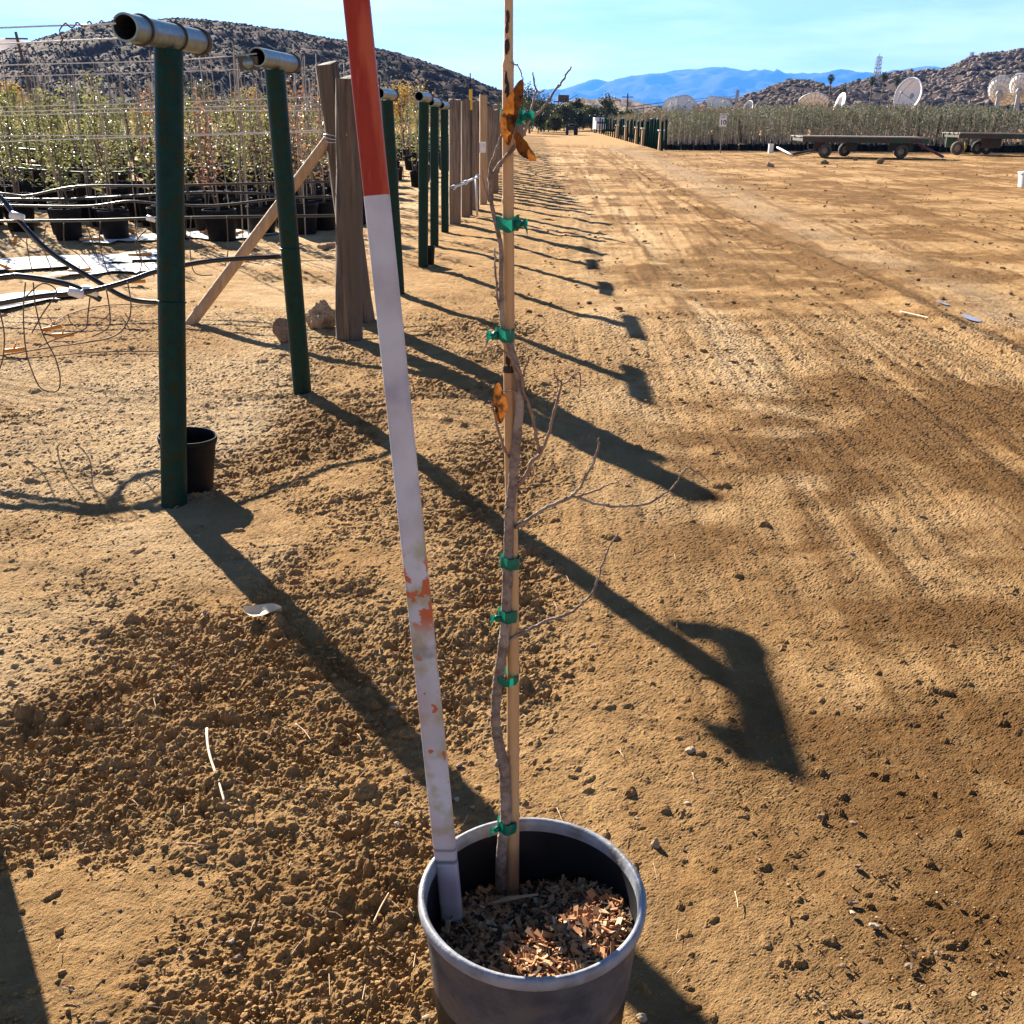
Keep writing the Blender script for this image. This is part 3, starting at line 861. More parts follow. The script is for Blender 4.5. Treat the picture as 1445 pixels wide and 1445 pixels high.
BR = [
    ([(726, 744), (745, 733), (770, 717), (790, 708), (806, 701)], 4.2, 3.2, 'bark', -.02),
    ([(806, 701), (818, 688), (828, 670), (838, 652), (843, 634), (845, 618)], 2.9, 1.6, 'bark', -.03),
    ([(804, 702), (825, 698), (846, 690), (860, 683), (873, 680)], 2.4, 1.2, 'twig', -.03),
    ([(812, 701), (832, 708), (855, 714), (885, 714), (915, 710), (935, 698), (953, 684), (966, 664), (971, 660), (985, 668), (1001, 679)], 2.8, 1.0, 'bark', -.06),
    ([(720, 903), (745, 889), (770, 876), (790, 871), (812, 860), (832, 842), (843, 820), (850, 795), (860, 772), (872, 752)], 3.4, 1.3, 'bark', -.03),
    ([(725, 695), (735, 680), (746, 662), (750, 650), (762, 642), (771, 622), (780, 592), (785, 568), (792, 545), (789, 536), (781, 526)], 4.0, 1.5, 'twig', -.02),
    ([(792, 544), (803, 536), (812, 528), (818, 525), (819, 540), (815, 560)], 1.7, 1.0, 'twig', -.03),
    ([(788, 546), (786, 535), (787, 550)], 1.2, .8, 'twig', -.03),
    ([(762, 640), (757, 615), (752, 590), (747, 572), (740, 555), (737, 535), (731, 520), (720, 505), (704, 490), (699, 487)], 3.2, 1.6, 'twig', -.025),
    ([(738, 536), (740, 520), (744, 510), (746, 502)], 2.0, 1.6, 'twig', -.02),
    ([(736, 556), (722, 552), (706, 553)], 1.6, 1.0, 'twig', -.03),
    ([(718, 646), (710, 628), (703, 605), (698, 585), (695, 570), (689, 566)], 2.8, 1.2, 'twig', -.025),
    ([(699, 487), (696, 500), (691, 515)], 1.2, .8, 'twig', -.02),
    ([(691, 262), (692, 240), (700, 215), (708, 190), (716, 172), (722, 158)], 3.6, 2.2, 'bark', -.014),
    ([(692, 250), (705, 232), (722, 212), (735, 196), (747, 172), (764, 155), (777, 138), (788, 122), (796, 110), (806, 94)], 3.8, 1.3, 'bark', -.018),
    ([(745, 172), (750, 150), (757, 128), (753, 118), (752, 102)], 2.4, 1.2, 'twig', -.01),
    ([(757, 128), (763, 131), (768, 126)], 1.4, 1.0, 'twig', -.01),
    ([(707, 443), (703, 425), (701, 400), (699, 372), (698, 350)], 2.6, 1.4, 'bark', -.02),
    ([(721, 88), (732, 95), (738, 110), (735, 120)], 1.2, 1.0, 'twig', -.014),
    ([(690, 285), (683, 262), (680, 240)], 1.4, .9, 'twig', -.02),
]
rg = random.Random(9)
for pts, r0, r1, m, dy in BR:
    n = len(pts); P = [pp(x, y, Y0 - .012 + (dy + .012) * (i / (n - 1))) for i, (x, y) in enumerate(pts)]
    sm = smooth(P, 4); k = len(sm); sc = .78 * (P[0] - CAMP).dot(FW) / F
    sm = [p + Vector((rg.uniform(-1, 1), rg.uniform(-1, 1), rg.uniform(-1, 1))) * .0011 if 0 < i < k - 1 else p for i, p in enumerate(sm)]
    rr = [(r0 + (r1 - r0) * i / (k - 1)) * sc * rg.uniform(.85, 1.15) for i in range(k)]
    mb = MB().tube(sm, rr, 8)
    for i in range(3, k - 1, 5):
        if rg.random() < .75: mb.rock(sm[i] + Vector((rg.uniform(-1, 1), 0, rg.uniform(0, 1))) * rr[i], (rr[i] * 1.05, rr[i] * 1.05, rr[i] * 1.5), .25, 1, i)
    mb.build('branch', M[m], root, True)


def big_leaf(pts, wpx, Yo, curl, mat_, name='dead_leaf', parent=None):
    P = smooth([pp(x, y, Y0 + Yo) for x, y in pts], 6); k = len(P); sc = (P[0] - CAMP).dot(FW) / F
    mb = MB(); vs = []
    for i, p in enumerate(P):
        t = i / (k - 1); w = wpx * sc * .42 * (1 - (2 * t - 1) ** 2) ** .85 + .0004
        d = (P[min(i + 1, k - 1)] - P[max(i - 1, 0)]).normalized(); sd = d.cross(Vector((0, 1, 0))).normalized()
        for s_ in (-1, -.5, 0, .5, 1):
            vs.append(p + sd * s_ * w * (1 + .05 * math.sin(i * .9 + s_)) + Vector((0, 1, 0)) * (abs(s_) ** 1.5 * w * curl + .0006 * math.sin(i * 1.3 + 2 * s_)))
    fs = []
    for i in range(k - 1):
        for j in range(4): fs.append((i * 5 + j, i * 5 + j + 1, i * 5 + 5 + j + 1, i * 5 + 5 + j))
    mb.add(vs, fs)
    return mb.build(name, mat_, parent, True)


l1 = big_leaf([(737, 112), (731, 130), (722, 152), (717, 172), (716, 190), (718, 205)], 27, -.03, .15, M['dead_leaf'], 'leaf', root)
l2 = big_leaf([(728, 186), (734, 202), (743, 215), (757, 226)], 20, -.03, -.5, M['dead_leaf'], 'leaf', root)
l3 = big_leaf([(703, 540), (703, 556), (707, 572), (706, 585), (706, 598)], 21, -.035, .4, M['dead_leaf'], 'leaf', root)

# green ties
TIES = [(165, 723, 34, 'topmost green tape tie, beside the curled brown leaf', 1), (315, 716, 32, 'green tape tie below the brown leaves, knot to the right', 1), (471, 712, 26, 'green tape tie above the orange dead leaf', -1),
        (791, 719, 26, 'green tape tie just above the middle of the stake, wrapped flat', 0), (866, 716, 26, 'green tape tie level with the lowest long branch, loose end left', -1), (955, 714, 32, 'narrow dark green tape tie below the lowest branch', 0), (1162, 715, 26, 'lowest green tape tie just inside the pot rim', -1)]
for yy, xx, w, lb, kn in TIES:
    c = pp(xx, yy, Y0 - .006); sc = (c - CAMP).dot(FW) / F; a = w / 2 * sc * 1.05; b = .02
    mb = MB(); n = 28; hh = (8.5 if yy != 955 else 6) * sc
    vs = []
    for k, (zz, q) in enumerate(((-1, 1), (-.4, 1.05), (.3, 1.03), (1, .98))):
        for j in range(n):
            t = 2 * PI * j / n
            vs.append((c.x + math.cos(t) * a * q * (1 + .04 * math.sin(3 * t + k)), c.y + math.sin(t) * b * q, c.z + zz * hh + .002 * math.sin(2 * t + yy) + .0015 * math.sin(5 * t)))
    fs = [(k * n + j, k * n + (j + 1) % n, (k + 1) * n + (j + 1) % n, (k + 1) * n + j) for k in range(3) for j in range(n)]
    mb.add(vs, fs)
    if kn:
        e = c + Vector((kn * a * 1.0, -.016, 0))
        mb.rock(e, (.005, .005, .006), .3, 1, yy)
        for q in (-1, .7):
            pv_ = []
            for k2 in range(7):
                u2 = k2 / 6; ctr = e + Vector((kn * (.003 + .009 * u2), -.003 - .004 * math.sin(u2 * 2.5), q * .007 * u2 + .004 * math.sin(u2 * 3) - .004 * u2 * u2)); hw_ = .0042 * (.55 + .6 * u2)
                pv_ += [ctr + Vector((0, -.001, -hw_)), ctr + Vector((0, .0012 * math.sin(3 * u2), 0)), ctr + Vector((0, .001, hw_))]
            mb.add(pv_, [(k2 * 3 + j2, k2 * 3 + j2 + 1, k2 * 3 + 4 + j2, k2 * 3 + 3 + j2) for k2 in range(6) for j2 in range(2)])
    tag(mb.build('tape_tie', M['tape'], None, True, loc=c), lb, 'plant tie', 'green tape ties on the sapling')

# measuring pole
mp_b = gp(638, 1293, SZ + .014); mp_t = pp(503, 0, 1.70)
mp_b = mp_b - (mp_t - mp_b).normalized() * .04
d = (mp_t - mp_b); ax = d.normalized(); L_ = d.length
root = empty('measuring_pole', mp_b, 'tall white and red painted measuring pole leaning in the grey pot', 'measuring pole')
sidev = (RT - ax * RT.dot(ax)).normalized(); nv = ax.cross(sidev).normalized()
WP, TP = .040, .026
for _z in (.0, RIMZ - mp_b.z):
    _q = mp_b + ax * (_z / ax.z); print('pole in pot', _z, (_q.xy - PB.xy).length, RAD * .94)


def pole_seg(z0, z1, name, m):
    mb = MB(); sec = []
    bev = .007
    for sx, sy in ((1, 1), (-1, 1), (-1, -1), (1, -1)):
        for k in range(4):
            a = {(1, 1): 0, (-1, 1): PI / 2, (-1, -1): PI, (1, -1): 1.5 * PI}[(sx, sy)] + k / 3 * PI / 2
            sec.append((sx * (WP / 2 - bev) + math.cos(a) * bev, sy * (TP / 2 - bev) + math.sin(a) * bev))
    n = len(sec); K = 12; vs = []
    for i in range(K + 1):
        z = z0 + (z1 - z0) * i / K
        for a, b in sec: vs.append(mp_b + ax * z + sidev * a + nv * b)
    fs = [(i * n + j, i * n + (j + 1) % n, (i + 1) * n + (j + 1) % n, (i + 1) * n + j) for i in range(K) for j in range(n)]
    fs += [tuple(range(n))[::-1], tuple(K * n + j for j in range(n))]
    mb.add(vs, fs)
    o = mb.build(name, m, root, True, auto=40)
    return o


# height along the pole where the red begins
best = min(((abs((lambda q: 722.5 - F * (q - CAMP).dot(UP) / (q - CAMP).dot(FW))(mp_b + ax * (z / 500))) - 277 if False else abs((722.5 - F * ((mp_b + ax * (z / 500)) - CAMP).dot(UP) / ((mp_b + ax * (z / 500)) - CAMP).dot(FW)) - 277)), z / 500) for z in range(100, 1000))
zr = best[1]; print('red from', zr, 'len', L_)
pole_seg(-.0, zr, 'white_section', M['pole_white'])
pole_seg(zr, L_ + .25, 'red_section', M['pole_red'])

# ------------------------------------------------------------------ things on the ground
c = g3(371, 873, -.018)
mb = MB(); vs = []
for i in range(9):
    for j in range(5):
        u = (i / 8 - .5); w = .045 * math.sin(PI * (i / 8 * .9 + .07)) * (j / 2 - 1)
        vs.append((c.x + u * .13, c.y + w + .01 * math.sin(u * 6), c.z + .016 * abs(j / 2 - 1) ** 1.3 + .01 * (2 * u) ** 2))
mb.add(vs, [(i * 5 + j, (i + 1) * 5 + j, (i + 1) * 5 + j + 1, i * 5 + j + 1) for i in range(8) for j in range(4)])
tag(mb.build('fallen_leaf', M['pale_leaf'], None, True, loc=c), 'curled pale dry leaf lying on the dirt beside the first post shadow', 'leaf')


def ground_twig(px, r, label, m='chip2', lift=.02):
    P = [g3(x, y, -lift) for x, y in px]
    tag(MB().tube(smooth(P, 4), [r, r * .6], 7, True, .1).build('twig', M[m], None, True, loc=P[0]), label, 'twig')


ground_twig([(293, 1037), (294, 1058), (299, 1082), (309, 1110), (318, 1142)], .0042, 'pale straight twig lying on the loose dirt left of the pot', 'pale_leaf')
ground_twig([(418, 1030), (430, 1040), (440, 1054)], .002, 'short thin stalk on the dirt between the pole shadow and pale twig', 'chip2')
ground_twig([(528, 1312), (538, 1290), (549, 1270)], .0022, 'thin straw standing out on dark clods left of the pot', 'chip2')
ground_twig([(250, 1200), (275, 1201), (297, 1204)], .0022, 'dark thin stick lying level on loose dirt at lower left', 'twig')
ground_twig([(1036, 1268), (1039, 1280), (1040, 1292)], .0015, 'tiny pale stalk on smooth dirt right of the pot', 'chip2')
ground_twig([(1270, 443), (1290, 447), (1312, 452)], .008, 'pale stick lying beside the muddy rut', 'pale_leaf')


def stone(px, py, w, h, label, m='rock', seed=1, name='rock', asp=.8):
    p = g3(px, py); s_ = (p - CAMP).dot(FW) / F; a = w * s_ / 2; b = h * s_ / 2
    mb = MB().rock((p.x, p.y, p.z + b * .75), (a, a * asp, b * 1.1), .3, 3 if w > 25 else 2, seed)
    tag(mb.build(name, M[m], None, w <= 0, loc=(p.x, p.y, p.z)), label, 'rock')


stone(457, 462, 42, 36, 'large angular tan rock at the foot of the thick wooden post', seed=11)
stone(403, 482, 26, 28, 'dark rounded rock just left of the second green T post foot', 'pebble_d', 12)
stone(462, 352, 24, 10, 'small flat rock beyond the tilted wooden post', seed=13)
stone(975, 1062, 16, 10, 'small pale stone with hard shadow near the crossbar shadow', 'pebble', 14)
stone(925, 1196, 12, 13, 'pointed brown stone just right of the pot rim', 'rock', 15)
stone(903, 1440, 13, 10, 'pale stone at the bottom edge next to the pot shadow', 'pebble', 16)
stone(1086, 236, 10, 8, 'pale rock in the yard left of the trailers', 'pebble', 17)
stone(1164, 232, 9, 6, 'dark clod of dirt in front of the near trailer, left one', 'pebble_d', 18)
stone(1242, 231, 9, 8, 'dark rock in front of the near trailer wheels, right one', 'pebble_d', 19)
stone(1207, 227, 6, 7, 'tiny dark stone beneath the near trailer middle wheel', 'pebble_d', 20)
stone(1045, 212, 18, 10, 'rubble heaped at the foot of the leaning dark post', 'rock', 21)

# gravel grains scattered on the dirt
rg = random.Random(21)
mb = MB()
for k in range(620):
    y = 1.25 + 9 * rg.random() ** 1.8; x = rg.uniform(-.62, .62) * y * 1.15 + rg.uniform(-.3, .3)
    if (x - PB.x) ** 2 + (y - PB.y) ** 2 < .04: continue
    s_ = rg.choice([.0025, .003, .0035, .0045, .007]) * rg.uniform(.7, 1.35)
    if rg.random() < .03: s_ *= 1.7
    mb.cur = 0 if rg.random() < .35 else 1
    mb.rock((x, y, gz(x, y) + s_ * .55), (s_ * rg.uniform(.8, 1.5), s_ * rg.uniform(.7, 1.1), s_ * rg.uniform(.5, .8)), .4, 1, k)
mb.cur = 0
tag(mb.build('gravel', [M['pebble'], M['pebble_d']], None), 'scattered pebbles and small clods over the dirt road', 'gravel', kind='stuff')
# dry stalks and bark bits
mb = MB()
for k in range(420):
    y = 1.3 + 5 * rg.random() ** 1.5; x = rg.uniform(-.62, .25) * y
    a = rg.uniform(0, PI); l_ = rg.uniform(.01, .05); z = gz(x, y) + .012
    dx, dy = math.cos(a) * l_ / 2, math.sin(a) * l_ / 2
    if (x - PB.x) ** 2 + (y - PB.y) ** 2 < .05: continue
    mb.tube([(x - dx, y - dy, z + rg.uniform(-.003, .006)), (x, y, z + .003), (x + dx, y + dy, z + rg.uniform(-.003, .006))], rg.uniform(.0006, .0014), 4)
tag(mb.build('straw_litter', M['chip2'], None), 'dry straw bits littering the loose dirt', 'litter', kind='stuff')
# crumbs of broken earth
def crumbs(name, n, smin, smax, pw, ymax, xr_, dens, m, label, cat, seed):
    rg = np.random.default_rng(seed); v0, f0 = ICO[0]; v0 = np.array([tuple(p) for p in v0]); f0 = np.array(f0)
    y = 1.2 + (ymax - 1.2) * rg.random(n) ** 1.7; x = (rg.uniform(xr_[0], xr_[1], n)) * (y + .35)
    keep = (rg.random(n) < dens(x, y)) & (((x - PB.x) ** 2 + (y - PB.y) ** 2) > .037); x = x[keep]; y = y[keep]; k = len(x)
    s_ = smin + (smax - smin) * rg.random(k) ** pw
    z = macro(x, y) + s_ * .3
    q = v0[None] * (1 + .75 * (rg.random((k, 12, 1)) - .5)) * (s_[:, None] * rg.uniform(.65, 1.35, (k, 3)))[:, None, :]
    a = rg.uniform(0, 6.28, k)[:, None]; q = np.stack([q[..., 0] * np.cos(a) - q[..., 1] * np.sin(a), q[..., 0] * np.sin(a) + q[..., 1] * np.cos(a), q[..., 2] * .8], -1)
    q = q + np.stack([x, y, z], 1)[:, None, :]
    V = q.reshape(-1, 3).astype(np.float32); Fq = (f0[None] + (np.arange(k) * 12)[:, None, None]).reshape(-1, 3).astype(np.int32)
    me = bpy.data.meshes.new(name); me.vertices.add(len(V)); me.vertices.foreach_set('co', V.ravel())
    me.loops.add(Fq.size); me.loops.foreach_set('vertex_index', Fq.ravel()); me.polygons.add(len(Fq))
    me.polygons.foreach_set('loop_start', np.arange(0, Fq.size, 3, dtype=np.int32)); me.polygons.foreach_set('loop_total', np.full(len(Fq), 3, np.int32))
    me.update(calc_edges=True); me.materials.append(m); o = bpy.data.objects.new(name, me); COL.objects.link(o)
    return tag(o, label, cat, kind='stuff')


def left_mask(x, y):
    return sst(.25, -.25, x - .12 - .015 * y + .1 - .25 * fbm(x / .8, y / .9, 31, 3))


M['clod'] = mat('dirt_clod', (.36, .215, .095), (.25, .14, .06), 9, .97, bump=1, bscale=200, spec=.03)
crumbs('dirt_crumbs', 42000, .0018, .0085, 4.5, 7.5, (-.66, .25), lambda x, y: left_mask(x, y) * np.where((x < -1.1) & (y > 2.3), .35, 1) * np.clip(.7 + 1.7 * fbm(x / .5, y / .55, 37, 3), .12, 1), M['clod'], 'loose crumbs of dug earth left of the road', 'earth', 1)
crumbs('road_grit', 16000, .0012, .0042, 3.5, 6.5, (-.3, .7), lambda x, y: 1 - left_mask(x, y) * .8, M['clod'], 'fine grit lying on the packed road dirt', 'grit', 2)


def yard(n, seed):
    rg = random.Random(seed); mb = MB()
    for k in range(n):
        y = 6 + 46 * rg.random() ** 1.2; x = rg.uniform(-.04, .62) * y + rg.uniform(-.6, .6)
        if rg.random() > .35 + 1.3 * abs(float(vn(np.array([x / 1.7]), np.array([y / 2.2]), 91)[0])) * 2: continue
        s_ = (.005 + .016 * rg.random() ** 4) * (1 + y * .014)
        mb.rock((x, y, gz(x, y) + s_ * .35), (s_ * rg.uniform(.8, 1.6), s_ * rg.uniform(.8, 1.3), s_ * rg.uniform(.5, .85)), .45, 0, k)
    return tag(mb.build('yard_clods', M['clod'], None), 'small clods and stones strewn over the far dirt yard', 'earth', kind='stuff')


yard(5000, 5)


# ------------------------------------------------------------------ left nursery
def wire_px(pts, r, name, label, cat, m='wire', group=None, n=6, k=6):
    P = [pp(x, y, Y) for x, y, Y in pts]
    return tag(MB().tube(smooth(P, k), r, n).build(name, M[m], None, True, loc=P[-1]), label, cat, group)


FWG = 'steel fence wires strung left from the T posts'
e1 = P1[2]
wire_px([(-260, 52, 3.9), (-60, 42, 3.75), (88, 36, 3.7), (130, 35, 3.66), (163, 33, 3.64)], .003, 'fence_wire', 'topmost steel wire twisted onto the nearest crossbar end', 'wire', group=FWG)
# twisted tail
pts = []
for k in range(40):
    t = k / 39; p = pp(88 + 76 * t, 36 - 5 * t, 3.68); a = t * 9 * PI
    pts.append(p + Vector((0, math.cos(a) * .008, math.sin(a) * .008)))
P = pts + []
mb = MB().tube(P, .0024, 5); mb.tube(smooth([pp(x, y, 3.69) for x, y in ((88, 36), (84, 44), (88, 55), (86, 62), (96, 72))], 4), .0024, 5)
tag(mb.build('wire_twist', M['rust_wire'], None, True, loc=P[0]), 'coiled wire tail with a hooked end hanging by the nearest crossbar', 'wire')
for (pts, lb) in (([(-250, 75, 5.0), (0, 62, 4.6), (195, 53, 4.35)], 'second steel wire from the top, passing behind the nearest crossbar'),
                  ([(-200, 100, 6.6), (0, 92, 6.2), (220, 86, 6.0), (330, 79, 5.85)], 'steel wire ending at the bracket on the second T post'),
                  ([(-200, 115, 6.9), (0, 108, 6.6), (220, 102, 6.5), (372, 96, 6.45)], 'steel wire running under the second crossbar'),
                  ([(-200, 160, 9), (0, 151, 8.6), (220, 145, 8.5), (450, 136, 8.4)], 'upper of the far wires that crosses the sapling tops'),
                  ([(-200, 166, 9.1), (0, 158, 8.7), (220, 152, 8.6), (450, 148, 8.5)], 'second of the far wires across the sapling tops'),
                  ([(-200, 168, 9.2), (0, 163, 8.8), (220, 157, 8.7), (455, 156, 8.5)], 'sagging far wire just under two others across the saplings'),
                  ([(-200, 205, 9), (0, 192, 8.6), (220, 191, 8.6), (465, 183, 8.5)], 'steel wire reaching the wrapped band on the tilted wooden post'),
                  ([(-200, 212, 9), (0, 200, 8.7), (220, 192.5, 8.6), (465, 186, 8.5)], 'lowest steel wire reaching the tilted wooden post')):
    wire_px(pts, .003 if pts[0][2] < 8 else .0042, 'fence_wire', lb, 'wire', group=FWG)
# bracket at P2
b_ = P2[2]; root = empty('wire_tensioner', b_ + Vector((-.05, .03, -.03)), 'dark ratchet wire tensioner fixed beside the second crossbar end', 'tensioner')
q = root.location; MB().box(q, (.10, .05, .065)).build('body', M['rust_wire'], root); MB().lathe(q + Vector((0, -.04, 0)), [(.001, 0), (.028, 0), (.028, .08), (.001, .08)], 16, (0, 1, 0)).build('spool', M['galv'], root, True); MB().beam(q + Vector((-.06, -.03, .035)), q + Vector((.05, -.03, .045)), .012, .008).build('lever', M['galv'], root)

b_ = P2[3]; root = empty('wire_tensioner', b_ + Vector((-.09, -.06, -.03)), 'dark wire tensioner fixed at the far end of the second crossbar', 'tensioner')
q = root.location; MB().box(q, (.14, .05, .06)).build('body', M['rust_wire'], root); MB().lathe(q + Vector((-.03, -.04, 0)), [(.001, 0), (.026, 0), (.026, .08), (.001, .08)], 16, (0, 1, 0)).build('spool', M['galv'], root, True)
HG = 'black irrigation hoses strung along the left nursery'
HOSES = [
    ([(-80, 272, 10), (0, 273, 10), (40, 276, 10), (110, 263, 10), (220, 262, 10), (400, 258, 10), (480, 256, 10)], .014, 'uppermost sagging black hose in front of the saplings'),
    ([(-80, 292, 9.6), (0, 290, 9.6), (120, 291, 9.6), (180, 284, 9.6), (220, 287, 9.6), (300, 290, 9.6), (400, 280, 9.6), (490, 277, 9.6)], .014, 'wavy middle black hose across the front pots'),
    ([(-80, 313, 9.2), (0, 312, 9.2), (120, 311, 9.2), (220, 308, 9.2), (330, 306, 9.2), (490, 304, 9.2)], .016, 'straight lower black hose at mid pot height'),
    ([(-90, 255, 6.4), (-30, 262, 6.3), (0, 278, 6.2), (24, 308, 6.1), (70, 355, 6.0), (130, 393, 5.9), (180, 421, 5.85), (225, 427, 5.8)], .019, 'thick black hose slanting down from the left edge'),
    ([(-120, 402, 5.5), (0, 392, 5.5), (30, 390, 5.5), (90, 400, 5.5), (125, 414, 5.5), (142, 423, 5.5)], .021, 'black hose end arching in from the left with a cut tip'),
    ([(-120, 450, 5.4), (0, 428, 5.4), (60, 418, 5.4), (125, 411, 5.4), (180, 397, 5.5), (225, 382, 5.7), (300, 368, 6.0), (398, 362, 6.25)], .018, 'long black hose rising to the second green T post'),
]
for pts, r_, lb in HOSES:
    wire_px(pts, r_ * .78, 'irrigation_hose', lb, 'hose', 'hose', HG, 10)
for (x, y, Y, lb) in ((24, 306, 6.1, 'white joint on the thick slanting black hose'), (108, 414, 5.38, 'white sleeve on the long rising black hose'), (128, 411, 5.42, 'pale clip where two black hoses cross'), (213, 309, 9.2, 'pale joint on the lower black hose beside the nearest post')):
    p = pp(x, y, Y); MBc = MB().tube([p - Vector((.035, 0, -.012)), p + Vector((.035, 0, -.008))], .024, 12)
    tag(MBc.build('hose_joint', M['white_pl'], None, True, loc=p), lb, 'hose joint')
# thin drip lines dangling
DG = 'thin drip lines looping from the black hoses'
rg = random.Random(4)
DR = [[(36, 398), (33, 440), (36, 490), (44, 520), (58, 548), (80, 552), (85, 535), (78, 505), (60, 470), (50, 430), (47, 398)],
      [(127, 420), (124, 445), (122, 462), (105, 470), (75, 480), (55, 490)], [(150, 408), (155, 440), (153, 462), (130, 475)], [(180, 398), (185, 430), (180, 455), (160, 475), (110, 485), (85, 488), (30, 497), (0, 502)],
      [(0, 440), (6, 470), (5, 500), (0, 520)], [(35, 420), (60, 400), (80, 412), (62, 440), (45, 470)], [(55, 474), (90, 450), (130, 437), (170, 432), (220, 433)], [(0, 510), (60, 506), (140, 499), (225, 498)],
      [(40, 320), (38, 345), (46, 385)], [(65, 318), (62, 350), (75, 384)], [(90, 315), (92, 345), (112, 360), (130, 382)], [(120, 315), (130, 340), (140, 370)], [(142, 313), (141, 345), (152, 385)], [(190, 310), (196, 350), (200, 370), (196, 388)], [(270, 306), (268, 350), (275, 385), (300, 388)], [(320, 305), (322, 350), (318, 375)], [(205, 325), (190, 350), (218, 390)]]
DL = ['long thin drip loop hanging nearly to the dirt at far left', 'thin drip line dropping from the hose crossing', 'short thin drip line curling under the rising hose', 'thin drip line dropping and trailing to the left edge', 'thin drip line drooping at the left picture edge', 'thin drip line looping over the two arched hoses', 'thin drip line lying across the dirt to the nearest post', 'straight thin line along the ground left of the nearest post']
for i, pts in enumerate(DR):
    Yb = 5.35 if i < 6 else (5.0 if i in (6,) else (4.75 if i == 7 else 9.1))
    P = [pp(x, y, Yb) for x, y in pts]
    if i in (6, 7): P = [g3(x, y, -.012) for x, y in pts]
    for p in P:
        p.z = max(p.z, .012)
    lb = DL[i] if i < 8 else 'thin drip line hanging from the lower hose towards the pots'
    tag(MB().tube(smooth(P, 5), .0038 if i < 8 else .005, 5).build('drip_line', M['rust_wire'], None, True, loc=P[0]), lb, 'drip line', DG)
for i, (x, y, a) in enumerate([(22, 345, 1.4), (188, 333, -1.0), (290, 331, .7), (74, 470, .4), (90, 480, .1), (22, 502, .2), (190, 403, .1), (198, 364, .1), (10, 383, -.8), (130, 342, 0.1), (330, 335, .5), (355, 370, .9), (112, 387, .2)]):
    p = g3(x, y, -.02); l_ = .05 + .012 * (p.y - 5)
    mb = MB().tube([p - Vector((math.cos(a) * l_, 0, math.sin(a) * l_ * .5 - .02)), p + Vector((math.cos(a) * l_, 0, math.sin(a) * l_ * .5 + .02))], .008 + .001 * p.y, 6)
    mb.tube([p + Vector((-.02, 0, .0)), p + Vector((.02, 0, .07))], .006, 5)
    tag(mb.build('dripper_stake', M['orange_pl'], None, True, loc=p), 'orange plastic dripper stake dropped on the ground by the left hoses', 'dripper stake', 'orange dripper stakes on the ground')

# whitish strips laid just above the dirt
for (quad, k) in (([(-160, 398), (130, 378), (230, 366), (235, 352), (140, 362), (-40, 368), (-160, 372)], 1), ([(-160, 462), (40, 432), (130, 416), (118, 407), (40, 416), (-150, 440)], 2), ([(120, 345), (225, 340), (330, 340), (420, 330), (330, 328), (200, 333), (110, 338)], 3), ([(60, 393), (150, 388), (225, 385), (220, 374), (120, 378)], 4)):
    P = [gp(x, y) for x, y in quad]; mb = MB(); rg = random.Random(k)
    Pd = []
    for i in range(len(P)):
        a, b = P[i], P[(i + 1) % len(P)]
        for j in range(6): Pd.append(a.lerp(b, j / 6) + Vector((rg.uniform(-.1, .1), rg.uniform(-.12, .12), 0)))
    mb.add([(p.x, p.y, gz(p.x, p.y) + .03) for p in Pd], [list(range(len(Pd)))])
    tag(mb.build('white_ground_strip', M['white_strip'], None), kind='structure')


# potted staked saplings
def make_plant(leafm, seed, h=1.75, n=170, rad=.2):
    rg = random.Random(seed)
    root = empty('potted_sapling', (0, 0, 0))
    mb = MB().lathe((0, 0, 0), [(.001, 0)] + pot_profile(.21, .40)[:-1] + [(.17, .33), (.001, .33)], 18)
    mb.build('pot', M['black_pl'], root, True, auto=45)
    tl = rg.uniform(-.1, .1); ht = h + rg.uniform(.15, .6)
    MB().tube([(0.03, 0, .3), (.03 + tl * .5, .02, ht * .5), (.03 + tl, .03, ht)], [.011, .008], 6).build('stake', M['stake'], root, True)
    pts = [Vector((0, 0, .3))]
    while pts[-1].z < h - .1: pts.append(pts[-1] + Vector((rg.uniform(-.05, .05) - pts[-1].x * .15, rg.uniform(-.05, .05), .2)))
    mb = MB().tube(pts, [.013, .005], 6)
    fol = MB()
    for k in range(n):
        t = rg.random() ** .9; z = .62 + (h - .55) * t; i = min(len(pts) - 1, int((z - .3) / .2)); c = pts[i]
        rr = rad * (1 - .55 * t) * rg.random() ** .5 * (1.0 + .4 * math.sin(z * 9 + seed)); a = rg.uniform(0, 2 * PI)
        p = Vector((c.x + math.cos(a) * rr, c.y + math.sin(a) * rr, z + rg.uniform(-.05, .08)))
        d = Vector((math.cos(a), math.sin(a), rg.uniform(-.7, .9)))
        fol.leaf(p, rg.uniform(.05, .10), rg.uniform(.03, .055), d, (rg.uniform(-.6, .6), rg.uniform(-.6, .6), 1))
        if k % 9 == 0: mb.tube([Vector((c.x, c.y, z - .08)), p], [.005, .002], 4, False)
    mb.build('stem', M['trunk'], root, True)
    fol.build('foliage', M[leafm], root)
    return root


